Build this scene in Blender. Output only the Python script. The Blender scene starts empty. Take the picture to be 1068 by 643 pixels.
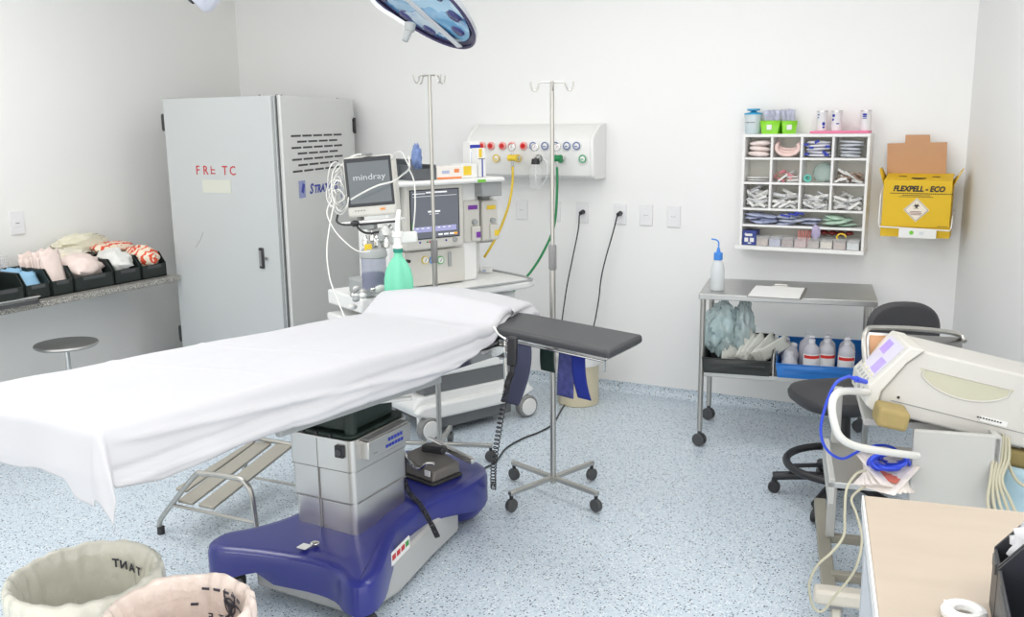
import bpy, bmesh, math, random
import numpy as np
from mathutils import Vector, Matrix, noise, Euler
random.seed(7)
SC = bpy.context.scene
COL = SC.collection
R = math.radians
V = Vector
# ------------------------------------------------------------------ camera
F = 970.0
def cam_axes(p, r, y):
    cy, sy = math.cos(y), math.sin(y); cp, sp = math.cos(p), math.sin(p); cr, sr = math.cos(r), math.sin(r)
    right = V((cy, sy, 0)); fw = V((-sy, cy, 0)); dn = V((0, 0, -1))
    z = fw*cp+dn*sp; d = dn*cp-fw*sp
    return right*cr+d*sr, d*cr-right*sr, z
AX, AY, AZ = cam_axes(R(11.23), R(.66), R(28.0))
EYE = V((0, 0, 1.6))
cd = bpy.data.cameras.new('camera'); cam = bpy.data.objects.new('camera', cd); COL.objects.link(cam)
cam.matrix_world = Matrix(((AX.x, -AY.x, -AZ.x, 0), (AX.y, -AY.y, -AZ.y, 0), (AX.z, -AY.z, -AZ.z, 1.6), (0, 0, 0, 1)))
cd.lens = F*36/1068; cd.sensor_width = 36; cd.clip_start = .02
SC.camera = cam
def sight(x, y): return AX*((x-534)/F)+AY*((y-321.5)/F)+AZ
def on(x, y, ax, v):            # where a line of sight meets the plane axis=v
    d = sight(x, y); return EYE+d*((v-EYE[ax])/d[ax])
def fl(x, y, z=0.): return on(x, y, 2, z)
def by(x, y, v): return on(x, y, 1, v)
def bx(x, y, v): return on(x, y, 0, v)
def far(x, y, D): return EYE+sight(x, y)*D

# ------------------------------------------------------------------ materials
MATS = {}
def mat(name, c, rough=.5, metal=0., var=0., vs=8., bump=0., bs=60., alpha=1., trans=0., emit=None, es=0., stretch=None, coat=0., spec=.5, sss=0.):
    if name in MATS: return MATS[name]
    m = bpy.data.materials.new(name); m.use_nodes = True; nt = m.node_tree; b = nt.nodes['Principled BSDF']
    c = tuple(c)+(1,)
    b.inputs['Base Color'].default_value = c; b.inputs['Roughness'].default_value = rough; b.inputs['Metallic'].default_value = metal
    b.inputs['Alpha'].default_value = alpha; b.inputs['Transmission Weight'].default_value = trans
    b.inputs['Coat Weight'].default_value = coat; b.inputs['Specular IOR Level'].default_value = spec
    if emit: b.inputs['Emission Color'].default_value = tuple(emit)+(1,); b.inputs['Emission Strength'].default_value = es
    tc = nt.nodes.new('ShaderNodeTexCoord'); mp = nt.nodes.new('ShaderNodeMapping'); nt.links.new(tc.outputs['Object'], mp.inputs['Vector'])
    if stretch: mp.inputs['Scale'].default_value = stretch
    n = nt.nodes.new('ShaderNodeTexNoise'); n.inputs['Scale'].default_value = vs; n.inputs['Detail'].default_value = 5
    nt.links.new(mp.outputs[0], n.inputs['Vector'])
    v = var if var else .02
    mx = nt.nodes.new('ShaderNodeMix'); mx.data_type = 'RGBA'
    mx.inputs[6].default_value = tuple(max(0, x*(1-v)) for x in c[:3])+(1,); mx.inputs[7].default_value = tuple(min(1, x*(1+v)) for x in c[:3])+(1,)
    nt.links.new(n.outputs['Fac'], mx.inputs[0]); nt.links.new(mx.outputs[2], b.inputs['Base Color'])
    if metal > .5:
        mr = nt.nodes.new('ShaderNodeMapRange'); mr.inputs[3].default_value = max(.02, rough-.1); mr.inputs[4].default_value = rough+.12
        nt.links.new(n.outputs['Fac'], mr.inputs[0]); nt.links.new(mr.outputs[0], b.inputs['Roughness'])
    if bump:
        n2 = nt.nodes.new('ShaderNodeTexNoise'); n2.inputs['Scale'].default_value = bs; n2.inputs['Detail'].default_value = 4
        nt.links.new(mp.outputs[0], n2.inputs['Vector'])
        bp = nt.nodes.new('ShaderNodeBump'); bp.inputs['Strength'].default_value = bump; bp.inputs['Distance'].default_value = .01
        nt.links.new(n2.outputs['Fac'], bp.inputs['Height']); nt.links.new(bp.outputs[0], b.inputs['Normal'])
    MATS[name] = m; return m
def s2l(r, g, b):
    f = lambda u: (u/255/12.92) if u/255 <= .04045 else ((u/255+.055)/1.055)**2.4
    return (f(r), f(g), f(b))
def speckle(name, base, specks, rough=.35, sc=90):
    m = bpy.data.materials.new(name); m.use_nodes = True; nt = m.node_tree; b = nt.nodes['Principled BSDF']; b.inputs['Roughness'].default_value = rough
    tc = nt.nodes.new('ShaderNodeTexCoord'); cur = None
    nz = nt.nodes.new('ShaderNodeTexNoise'); nz.inputs['Scale'].default_value = 1.3; nz.inputs['Detail'].default_value = 6; nt.links.new(tc.outputs['Object'], nz.inputs['Vector'])
    mx = nt.nodes.new('ShaderNodeMix'); mx.data_type = 'RGBA'; mx.inputs[6].default_value = tuple(x*.93 for x in base)+(1,); mx.inputs[7].default_value = tuple(min(1, x*1.06) for x in base)+(1,)
    nt.links.new(nz.outputs['Fac'], mx.inputs[0]); cur = mx.outputs[2]
    for i, (col, scale, thr, dens) in enumerate(specks):
        vo = nt.nodes.new('ShaderNodeTexVoronoi'); vo.inputs['Scale'].default_value = scale
        mp = nt.nodes.new('ShaderNodeMapping'); mp.inputs['Location'].default_value = (3.1*i, 1.7*i, 0.33*i); nt.links.new(tc.outputs['Object'], mp.inputs['Vector'])
        nn = nt.nodes.new('ShaderNodeTexNoise'); nn.inputs['Scale'].default_value = scale*1.4; nn.inputs['Detail'].default_value = 2; nt.links.new(mp.outputs[0], nn.inputs['Vector'])
        ad = nt.nodes.new('ShaderNodeVectorMath'); ad.operation = 'MULTIPLY_ADD'; ad.inputs[1].default_value = (.6/scale,)*3; nt.links.new(nn.outputs['Color'], ad.inputs[0]); nt.links.new(mp.outputs[0], ad.inputs[2])
        nt.links.new(ad.outputs[0], vo.inputs['Vector'])
        lt = nt.nodes.new('ShaderNodeMath'); lt.operation = 'LESS_THAN'; lt.inputs[1].default_value = thr; nt.links.new(vo.outputs['Distance'], lt.inputs[0])
        sp = nt.nodes.new('ShaderNodeSeparateColor'); nt.links.new(vo.outputs['Color'], sp.inputs[0])
        l2 = nt.nodes.new('ShaderNodeMath'); l2.operation = 'LESS_THAN'; l2.inputs[1].default_value = dens; nt.links.new(sp.outputs[0], l2.inputs[0])
        mu = nt.nodes.new('ShaderNodeMath'); mu.operation = 'MULTIPLY'; nt.links.new(lt.outputs[0], mu.inputs[0]); nt.links.new(l2.outputs[0], mu.inputs[1])
        mm = nt.nodes.new('ShaderNodeMix'); mm.data_type = 'RGBA'; mm.inputs[7].default_value = tuple(col)+(1,)
        nt.links.new(mu.outputs[0], mm.inputs[0]); nt.links.new(cur, mm.inputs[6]); cur = mm.outputs[2]
    nt.links.new(cur, b.inputs['Base Color']); MATS[name] = m; return m

WALL = mat('white_wall_paint', (.88, .88, .87), .55, var=.012, vs=2, bump=.03, bs=30)
WALL_L = mat('warm_wall_paint', (.86, .86, .84), .6, var=.012, vs=2, bump=.03, bs=30)
CEIL = mat('ceiling_paint', (.85, .85, .85), .8)
FLOOR = speckle('speckled_vinyl', s2l(203, 215, 225), [(s2l(236, 241, 245), 110, .36, .5), (s2l(140, 164, 184), 130, .32, .45), (s2l(62, 78, 98), 95, .28, .34), (s2l(30, 38, 54), 72, .25, .32)], .32)
GRAN = speckle('grey_granite', s2l(150, 148, 142), [(s2l(60, 58, 55), 160, .4, .4), (s2l(215, 212, 205), 140, .35, .35)], .3)
STEEL = mat('brushed_steel', (.52, .51, .48), .33, 1, var=.08, vs=30, stretch=(1, 1, .1))
STEEL_D = mat('satin_steel', (.50, .50, .49), .36, 1, var=.12, vs=6, bump=.05, bs=20)
CHROME = mat('polished_steel', (.70, .70, .69), .14, 1)
PED = mat('pedestal_steel', (.66, .64, .61), .3, 1, var=.04, vs=3)
SHEET = mat('white_sheet_cotton', (.60, .60, .622), .9, var=.01, bump=.06, bs=400, spec=.15)
BLUE = mat('royal_blue_enamel', s2l(40, 45, 126), .3, var=.05, vs=3, coat=.3)
GREY = mat('silver_grey_paint', (.50, .50, .49), .4, .2)
CABG = mat('cabinet_grey_paint', s2l(192, 196, 196), .42, var=.02, vs=2)
CABG2 = mat('cabinet_light_panel', s2l(220, 221, 219), .42, var=.02, vs=2)
BLACK = mat('black_plastic', (.022, .022, .025), .4)
BLACKR = mat('black_rubber', (.03, .03, .032), .65)
DGREY = mat('dark_grey_plastic', (.07, .072, .075), .5)
MGREY = mat('mid_grey_plastic', (.25, .25, .25), .5)
VINYL = mat('black_vinyl', (.06, .062, .066), .42, var=.08, bump=.05, bs=150)
CHAIRV = mat('charcoal_vinyl', (.042, .042, .047), .48, bump=.05, bs=150)
WHITEP = mat('white_plastic', (.82, .82, .80), .35)
PLATE = mat('switch_plate_plastic', (.82, .82, .83), .3)
CREAM = mat('instrument_cream', s2l(203, 201, 195), .45, var=.015, vs=3)
CREAMD = mat('instrument_recess', s2l(192, 190, 168), .5)
CREAMF = mat('instrument_fascia', s2l(214, 212, 205), .4)
MACH = mat('machine_white', s2l(238, 239, 237), .4, var=.01)
MACHG = mat('machine_grey', s2l(165, 168, 168), .45)
MACHD = mat('machine_dark_grey', s2l(110, 112, 114), .5)
SCREEN = mat('screen_grey', s2l(88, 92, 100), .12, emit=s2l(100, 103, 110), es=.6)
SCREENB = mat('screen_bezel', s2l(42, 46, 52), .2)
BLUET = mat('blue_print', s2l(45, 60, 165), .5)
REDT = mat('red_print', s2l(190, 40, 45), .5)
BLACKT = mat('black_print', (.02, .02, .02), .6)
REDP = mat('red_plastic', s2l(215, 40, 40), .35)
YEL = mat('yellow_plastic', s2l(238, 205, 60), .4)
GREENP = mat('green_rubber', s2l(25, 130, 75), .4)
CARDY = mat('yellow_card', s2l(222, 182, 28), .6, var=.04, bump=.02)
CARDB = mat('brown_card', s2l(196, 150, 112), .75, var=.04, vs=20)
PAPER = mat('white_paper', (.80, .80, .79), .7)
PAPERW = mat('packet_white', (.74, .74, .73), .6, var=.08, vs=30)
CLEAR = mat('clear_plastic', (.85, .87, .88), .12, alpha=.2)
FILM = mat('clear_film', (.80, .84, .86), .18, alpha=.33, bump=.5, bs=30)
BINBAG = mat('cream_bin_liner', s2l(228, 226, 212), .17, var=.06, vs=12, bump=1.0, bs=18, alpha=.96)
BINBAGP = mat('pinkish_bin_liner', s2l(228, 212, 202), .17, var=.06, vs=12, bump=1.0, bs=18, alpha=.96)
BEIGE = mat('beige_bin_plastic', s2l(216, 206, 178), .45)
DESK = mat('beige_desk_laminate', s2l(186, 172, 155), .38, var=.10, vs=5, stretch=(1, 3, 1), bump=.02)
FOAM = mat('tan_foam', s2l(160, 142, 92), .8, var=.1, vs=40)
LBLUE = mat('blue_crate_plastic', s2l(36, 112, 190), .38)
NAVY = mat('navy_strap', s2l(38, 46, 110), .8)
SLATE = mat('slate_strap', s2l(72, 74, 98), .85)
DGREEN = mat('dark_green_strap', s2l(24, 48, 42), .8)
TEALP = mat('teal_plastic', s2l(122, 212, 178), .4, var=.08, vs=10)
CABLEB = mat('blue_cable', s2l(50, 80, 215), .35)
CABLEG = mat('beige_cable', s2l(186, 182, 160), .5)

# ------------------------------------------------------------------ mesh builder
class B:
    def __init__(s): s.bm = bmesh.new()
    def _x(s, ret, M): bmesh.ops.transform(s.bm, matrix=M, verts=ret)
    def box(s, c, d, rz=0, rx=0, ry=0):
        r = bmesh.ops.create_cube(s.bm, size=1)['verts']
        s._x(r, Matrix.Translation(V(c)) @ Euler((rx, ry, rz)).to_matrix().to_4x4() @ Matrix.Diagonal((d[0], d[1], d[2], 1))); return s
    def span(s, x0, x1, y0, y1, z0, z1): return s.box(((x0+x1)/2, (y0+y1)/2, (z0+z1)/2), (abs(x1-x0), abs(y1-y0), abs(z1-z0)))
    def cyl(s, p0, p1, r0, r1=None, n=20):
        p0, p1 = V(p0), V(p1); r1 = r0 if r1 is None else r1; d = p1-p0
        q = d.to_track_quat('Z', 'Y').to_matrix().to_4x4()
        r = bmesh.ops.create_cone(s.bm, cap_ends=True, segments=n, radius1=r0, radius2=r1, depth=d.length)['verts']
        s._x(r, Matrix.Translation((p0+p1)/2) @ q); return s
    def ball(s, c, r, sc=(1, 1, 1), n=16):
        v = bmesh.ops.create_uvsphere(s.bm, u_segments=n, v_segments=n//2+2, radius=r)['verts']
        s._x(v, Matrix.Translation(V(c)) @ Matrix.Diagonal((*sc, 1))); return s
    def tube(s, pts, r, n=8, closed=False, smooth=0, flat=None):
        pts = [V(p) for p in pts]
        if smooth: pts = spline(pts, smooth, closed)
        N = len(pts); rings = []; prev = None
        for i, p in enumerate(pts):
            if closed: t = (pts[(i+1) % N]-pts[i-1])
            else: t = pts[min(i+1, N-1)]-pts[max(i-1, 0)]
            if t.length < 1e-9: t = V((0, 0, 1))
            t.normalize()
            if prev is None: a = t.orthogonal().normalized()
            else:
                a = prev-t*prev.dot(t); a = a.normalized() if a.length > 1e-6 else t.orthogonal().normalized()
            prev = a; b = t.cross(a)
            rings.append([s.bm.verts.new(p+(a*math.cos(2*math.pi*k/n)+b*math.sin(2*math.pi*k/n))*r) for k in range(n)])
        M = N if closed else N-1
        for i in range(M):
            A, C = rings[i], rings[(i+1) % N]
            for k in range(n): s.bm.faces.new((A[k], A[(k+1) % n], C[(k+1) % n], C[k]))
        if not closed: s.bm.faces.new(rings[0][::-1]); s.bm.faces.new(rings[-1])
        return s
    def lathe(s, prof, c=(0, 0, 0), n=28, fn=None, rot=None, cap=True):
        rings = []; c = V(c)
        for j, (r, z) in enumerate(prof):
            ring = []
            for k in range(n):
                a = 2*math.pi*k/n; rr, zz = (r, z) if fn is None else fn(r, z, a, j)
                p = V((rr*math.cos(a), rr*math.sin(a), zz))
                if rot: p = rot @ p
                ring.append(s.bm.verts.new(c+p))
            rings.append(ring)
        for i in range(len(rings)-1):
            for k in range(n): s.bm.faces.new((rings[i][k], rings[i][(k+1) % n], rings[i+1][(k+1) % n], rings[i+1][k]))
        if cap:
            if prof[0][0] > 1e-4: s.bm.faces.new(rings[0][::-1])
            if prof[-1][0] > 1e-4: s.bm.faces.new(rings[-1])
        return s
    def prism(s, poly, z0, z1, M=None):
        a = [s.bm.verts.new((x, y, z0)) for x, y in poly]; b = [s.bm.verts.new((x, y, z1)) for x, y in poly]
        n = len(poly)
        for i in range(n): s.bm.faces.new((a[i], a[(i+1) % n], b[(i+1) % n], b[i]))
        s.bm.faces.new(a[::-1]); s.bm.faces.new(b)
        if M is not None: s._x(a+b, M)
        return s
    def grid(s, fn, nu, nv, th=0, wrapu=False):
        g = [[s.bm.verts.new(fn(i/(nu-1 if not wrapu else nu), j/(nv-1))) for j in range(nv)] for i in range(nu)]
        for i in range(nu if wrapu else nu-1):
            for j in range(nv-1): s.bm.faces.new((g[i][j], g[(i+1) % nu][j], g[(i+1) % nu][j+1], g[i][j+1]))
        return s
    def put(s, name, m, parent=None, bevel=0., smooth=40, solid=0., sub=0, seg=2, loc=None):
        bmesh.ops.recalc_face_normals(s.bm, faces=s.bm.faces)
        me = bpy.data.meshes.new(name); s.bm.to_mesh(me); s.bm.free()
        for p in me.polygons: p.use_smooth = True
        me.set_sharp_from_angle(angle=R(smooth))
        o = bpy.data.objects.new(name, me); COL.objects.link(o); me.materials.append(m)
        if solid:
            d = o.modifiers.new('solid', 'SOLIDIFY'); d.thickness = solid; d.offset = 0
        if bevel:
            d = o.modifiers.new('bevel', 'BEVEL'); d.width = bevel; d.segments = seg; d.limit_method = 'ANGLE'; d.angle_limit = R(35)
        if sub:
            d = o.modifiers.new('sub', 'SUBSURF'); d.levels = sub; d.render_levels = sub
        if parent is not None: o.parent = parent
        if loc is not None: o.location = loc
        return o
def spline(P, k=6, closed=False):
    out = []; N = len(P)
    rng = N if closed else N-1
    for i in range(rng):
        p0 = P[i-1] if (closed or i > 0) else P[0]; p1 = P[i]; p2 = P[(i+1) % N]; p3 = P[(i+2) % N] if (closed or i+2 < N) else P[-1]
        for j in range(k):
            t = j/k
            out.append(.5*((2*p1)+(p2-p0)*t+(2*p0-5*p1+4*p2-p3)*t*t+(3*p1-p0-3*p2+p3)*t**3))
    if not closed: out.append(P[-1])
    return out
def tag(o, label=None, cat=None, group=None, kind=None):
    if label: o['label'] = label
    if cat: o['category'] = cat
    if group: o['group'] = group
    if kind: o['kind'] = kind
    return o
def thing(name, label, cat, loc=(0, 0, 0), rz=0, group=None, rot=None):
    o = bpy.data.objects.new(name, None); COL.objects.link(o); o.empty_display_size = .05
    o.location = loc; o.rotation_euler = rot if rot else (0, 0, rz)
    return tag(o, label, cat, group)
def lab(o, t): o['label'] = t; return o
def dup(root, loc=None, rot=None, label=None, group=None, scale=None):
    def cp(o, parent):
        c = o.copy(); COL.objects.link(c); c.parent = parent
        for ch in list(o.children): cp(ch, c)
        return c
    kids = list(root.children)
    c = root.copy(); COL.objects.link(c)
    for ch in kids: cp(ch, c)
    if loc is not None: c.location = loc
    if rot is not None: c.rotation_euler = rot
    if scale is not None: c.scale = scale
    if label: c['label'] = label
    if group: c['group'] = group
    return c
def struct(name, b, m, **k): return tag(b.put(name, m, **k), kind='structure')
def text(name, s, size, m, parent, loc, rot=(R(90), 0, 0), ext=.0006, align='LEFT', sx=1., shear=0, mirror=False, bold=0.):
    cu = bpy.data.curves.new(name, 'FONT'); cu.body = s; cu.size = size; cu.extrude = ext; cu.align_x = align; cu.shear = shear; cu.offset = bold; cu.resolution_u = 2
    t = bpy.data.objects.new(name, cu); COL.objects.link(t); bpy.context.view_layer.update()
    me = bpy.data.meshes.new_from_object(t.evaluated_get(bpy.context.evaluated_depsgraph_get()))
    bpy.data.objects.remove(t); me.name = name
    for v in me.vertices: v.co.x *= sx*(-1 if mirror else 1)
    me.materials.clear(); me.materials.append(m)
    o = bpy.data.objects.new(name, me); COL.objects.link(o); o.parent = parent; o.location = loc; o.rotation_euler = rot
    return o
# ================================================================== ROOM
XL, YB, ZC = -4.9, 5.12, 2.8
XR0, XR1, YF = -.19, 1.55, -1.6       # right wall runs slanting outwards
struct('floor', B().prism([(XL-.1, YF), (XR1+.1, YF), (XR0+.05, YB+.1), (XL-.1, YB+.1)], -.1, 0), FLOOR)
struct('ceiling', B().prism([(XL-.1, YF), (XR1+.1, YF), (XR0+.05, YB+.1), (XL-.1, YB+.1)], ZC, ZC+.1), CEIL)
struct('wall_left', B().span(XL-.1, XL, YF, YB+.1, 0, ZC), WALL_L)
struct('wall_back', B().span(XL, XR0, YB, YB+.1, 0, ZC), WALL)
RE = V((XR0+(XR1-XR0)*.40, YB+(YF-YB)*.40))    # right wall cut short out of frame to let world light in
struct('wall_right', B().prism([(XR0, YB+.1), (XR0, YB), (RE.x, RE.y), (RE.x+.1, RE.y+.02), (XR0+.1, YB+.1)], 0, ZC), WALL)
def cove(p0, p1, nrm):
    b = B(); p0, p1, nrm = V(p0), V(p1), V(nrm)
    prof = [(.002, .0)]+[(.045-.043*math.sin(t), .045-.045*math.cos(t)) for t in [i*math.pi/2/6 for i in range(7)]]+[(0.002, .06), (-.002, .06), (-.002, 0)]
    A = [b.bm.verts.new(p0+nrm*x+V((0, 0, z+.0005))) for x, z in prof]; C = [b.bm.verts.new(p1+nrm*x+V((0, 0, z+.0005))) for x, z in prof]
    for i in range(len(prof)-1): b.bm.faces.new((A[i], A[i+1], C[i+1], C[i]))
    return b
struct('baseboard_back', cove((XL, YB, 0), (XR0, YB, 0), (0, -1, 0)), FLOOR)
struct('baseboard_left', cove((XL, YF, 0), (XL, YB, 0), (1, 0, 0)), FLOOR)
wr = V((XR1-XR0, YF-YB, 0)).normalized()
struct('baseboard_right', cove((XR0, YB, 0), (RE.x, RE.y, 0), (wr.y, -wr.x, 0)), FLOOR)

# ================================================================== OPERATING TABLE
T = thing('operating_table', 'blue-based operating table with a steel column in the middle of the room', 'operating table', (-2.0, 2.5, 0))
TL = -T.location
def bedz(y): return .945-.0675*(y-1.3)
# base shell: foot end with two side feet, waist, rounded head end
def base_poly(off=0.):
    P = [(-2.305, 2.11), (-2.24, 2.10), (-2.12, 2.13), (-1.92, 2.16), (-1.80, 2.15), (-1.73, 2.11), (-1.67, 2.105), (-1.645, 2.15), (-1.665, 2.24), (-1.72, 2.36), (-1.775, 2.5), (-1.79, 2.66),
         (-1.78, 2.78), (-1.755, 2.88), (-1.745, 3.0), (-1.77, 3.1), (-1.84, 3.16), (-1.95, 3.19), (-2.06, 3.19), (-2.17, 3.16), (-2.24, 3.1), (-2.265, 3.0), (-2.255, 2.88), (-2.23, 2.78), (-2.19, 2.66), (-2.18, 2.5), (-2.195, 2.39), (-2.25, 2.29), (-2.315, 2.22), (-2.33, 2.16)]
    P = [V((x, y)) for x, y in P]; return [tuple(p) for p in spline(P, 3, True)]
def topz(y): return .235-.03*max(0, min(1, (2.45-y)/.4))
b = B()
poly = base_poly()
cx = -2.0
n = len(poly)
levels = [(0, .125, 1.0), (0, .15, 1.0), (0, 1, 1.0)]
rings = []
def shrink(i, d):
    p = V(poly[i]); t = (V(poly[(i+1) % n])-V(poly[i-1])).normalized(); nn = V((t.y, -t.x)); return p-nn*d
for (zf, d) in ((.10, .012), (.105, 0), ('t', 0.0), ('t2', .006), ('t3', .02), ('t4', .04)):
    ring = []
    for i in range(n):
        p = shrink(i, d); z = {'t': topz(p.y)-.028, 't2': topz(p.y)-.01, 't3': topz(p.y)-.001, 't4': topz(p.y)}.get(zf, zf)
        if zf in (.10, .105):   # lower edge arches up between the feet
            y = p.y; e = 1-min(1, abs(y-2.62)/.36)**2 if abs(y-2.62) < .36 else 0
            e2 = max(0, 1-((p.x+2.0)/.22)**2) if y < 2.15 else 0
            z += .05*e+.05*e2
        ring.append(b.bm.verts.new((p.x, p.y, z)))
    rings.append(ring)
for a, c in zip(rings, rings[1:]):
    for i in range(n): b.bm.faces.new((a[i], a[(i+1) % n], c[(i+1) % n], c[i]))
b.bm.faces.new(rings[-1]); b.bm.faces.new(rings[0][::-1])
base = b.put('base_cover', BLUE, T, smooth=35, loc=TL)
# silver chassis under the blue cover
P2 = [(-2.20, 2.22), (-1.78, 2.21), (-1.74, 2.24), (-1.725, 2.4), (-1.775, 2.7), (-1.80, 2.92), (-1.9, 2.96), (-2.1, 2.96), (-2.2, 2.92), (-2.20, 2.6), (-2.22, 2.30)]
B().prism(P2, .03, .16).put('chassis', GREY, T, bevel=.012, loc=TL)
for x, y in ((-2.27, 2.18), (-1.69, 2.16), (-1.87, 3.10), (-2.14, 3.10)):
    w = B().cyl((x-.022, y, .045), (x+.022, y, .045), .045, n=24).put('castor', BLACKR, T, bevel=.006, loc=TL)
    B().cyl((x-.026, y, .045), (x+.026, y, .045), .02).put('castor_hub', MGREY, w)
# head end castor guard
B().lathe([(.02, .02), (.095, .03), (.12, .07), (.125, .12), (.12, .14)], (-1.93, 3.07, 0), n=32, fn=lambda r, z, a, j: (r*(1+.25*abs(math.cos(a))), z)).put('castor_guard', BLUE, T, loc=TL)
# steel pedestal of three telescoping sleeves
x0, x1, y0, y1 = -2.145, -1.868, 2.362, 2.69
def rrect(x0, x1, y0, y1, r, k=4):
    P = []
    for cx, cy, a0 in ((x1-r, y1-r, 0), (x0+r, y1-r, 90), (x0+r, y0+r, 180), (x1-r, y0+r, 270)):
        for i in range(k+1): a = R(a0+90*i/k); P.append((cx+r*math.cos(a), cy+r*math.sin(a)))
    return P
for i, (za, zb, g) in enumerate(((.20, .335, .008), (.335, .45, .004), (.45, .563, 0))):
    o = B().prism(rrect(x0+g, x1-g, y0+g, y1-g, .022), za, zb).put('column_sleeve', PED, T, bevel=.002, loc=TL)
# seams of the foot side, socket, switch box
b = B()
b.span(x0+.125, x0+.127, y0-.0012, y0+.004, .22, .555)
for z in (.335, .45): b.span(x0+.01, x1-.01, y0-.001, y0+.002, z-.001, z+.001); b.span(x1-.003, x1+.001, y0+.02, y1-.02, z-.001, z+.001)
b.put('seam', MGREY, T, loc=TL)
s = B().span(-1.935, -1.90, y0-.012, y0+.004, .502, .545).put('power_socket', BLACK, T, bevel=.003, loc=TL)
B().cyl((-1.917, y0-.017, .522), (-1.917, y0-.01, .522), .011).put('socket_ring', DGREY, s)
c = B().span(x1-.004, x1+.034, y0+.045, y1-.03, .487, .552).put('control_box', PED, T, bevel=.003, loc=TL)
B().span(x1, x1+.03, y0+.055, y1-.04, .5525, .558).put('box_slot', MGREY, c)
b = B()
for k in range(5): b.span(x1+.0345, x1+.0353, 2.52+k*.018, 2.533+k*.018, .522, .534); 
for k in range(6): b.span(x1+.0345, x1+.0353, 2.505+k*.018, 2.519+k*.018, .501, .512)
b.put('keypad', BLUET, c)
B().span(x1+.0345, x1+.0352, 2.43, 2.455, .503, .506).put('keypad_print', MGREY, c)
# rubber bellows and dark gear above the sleeves
def bel(r, z, a, j): return (r, z)
b = B()
for k, (g, z) in enumerate(((.004, .563), (.0, .575), (.012, .585), (.006, .60), (.03, .615), (.035, .66), (.06, .68))):
    pass
B().prism(rrect(x0+.004, x1-.004, y0+.004, y1-.004, .03), .563, .578).put('bellows_collar', mat('dark_green_rubber', s2l(28, 44, 38), .5), T, bevel=.006, loc=TL)
B().prism(rrect(x0+.03, x1-.03, y0+.03, y1-.03, .03), .578, .66).put('bellows', MATS['dark_green_rubber'], T, bevel=.01, loc=TL)
B().cyl((-1.90, 2.40, .57), (-1.90, 2.40, .70), .022).put('lift_cylinder', MATS['dark_green_rubber'], T, loc=TL)
B().cyl((-1.95, 2.44, .66), (-1.80, 2.62, .655), .008).put('tilt_lever', WHITEP, T, loc=TL)
for k in range(3):
    B().cyl((-2.08+k*.06, y0+.006, .571), (-2.08+k*.06, y0-.001, .571), .006).put('rivet', BLACK, T, loc=TL)
# warning label, small plates
l = B().box((-1.729, 2.42, .178), (.004, .15, .045), rz=R(10)).put('warning_label', PAPER, T, loc=TL)
b = B()
for k, m_ in enumerate((REDT, REDT, REDT, mat('green_print', s2l(60, 150, 60), .5))):
    B().box((-1.7262-.0062*(k-1.5), 2.42+(k-1.5)*.035, .182), (.002, .025, .018), rz=R(10)).put('label_print', m_, l)
p = B().span(-1.99, -1.955, 2.20, 2.235, .2275, .2305).put('rating_plate', PAPER, T, loc=TL)
B().ball((-1.955, 2.25, .231), .016, (1, 1, .3)).put('oil_cap', CHROME, T, loc=TL)
# table top frame, rails, mattress
def slab(x0, x1, y0, y1, t0, t1, nm, m_, bev=.01):
    b = B(); v = []
    for (x, y) in ((x0, y0), (x1, y0), (x1, y1), (x0, y1)):
        v.append((b.bm.verts.new((x, y, bedz(y)-t0)), b.bm.verts.new((x, y, bedz(y)-t1))))
    for i in range(4): j = (i+1) % 4; b.bm.faces.new((v[i][0], v[j][0], v[j][1], v[i][1]))
    b.bm.faces.new([a[0] for a in v]); b.bm.faces.new([a[1] for a in v][::-1])
    return b.put(nm, m_, T, bevel=bev, loc=TL)
slab(-2.26, -1.76, 1.36, 3.34, .012, .075, 'mattress', VINYL, .02)
slab(-2.24, -1.78, 1.40, 3.30, .078, .115, 'top_frame', GREY, .005)
slab(-2.14, -1.86, 2.25, 2.85, .115, .20, 'saddle', PED, .01)
slab(-1.755, -1.735, 1.75, 3.28, .085, .125, 'side_rail', CHROME, .002)
slab(-2.285, -2.265, 1.75, 3.28, .085, .125, 'side_rail', CHROME, .002)
slab(-1.775, -1.752, 1.9, 2.75, .125, .165, 'lower_beam', MACHG, .006)
# rail clamps near the head end
for (xx, yy, h) in ((-1.715, 3.16, .15), (-1.70, 3.23, .13)):
    c = B().span(xx-.04, xx+.012, yy-.02, yy+.02, bedz(yy)-.13, bedz(yy)-.08).put('rail_clamp', CHROME, T, bevel=.004, loc=TL)
    B().cyl((xx, yy, bedz(yy)-.04), (xx+.01, yy-.01, bedz(yy)-.08-h), .009).put('clamp_rod', CHROME, c)
    B().cyl((xx, yy, bedz(yy)-.1), (xx+.05, yy-.02, bedz(yy)-.12), .007).put('clamp_lever', CHROME, c)

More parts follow.
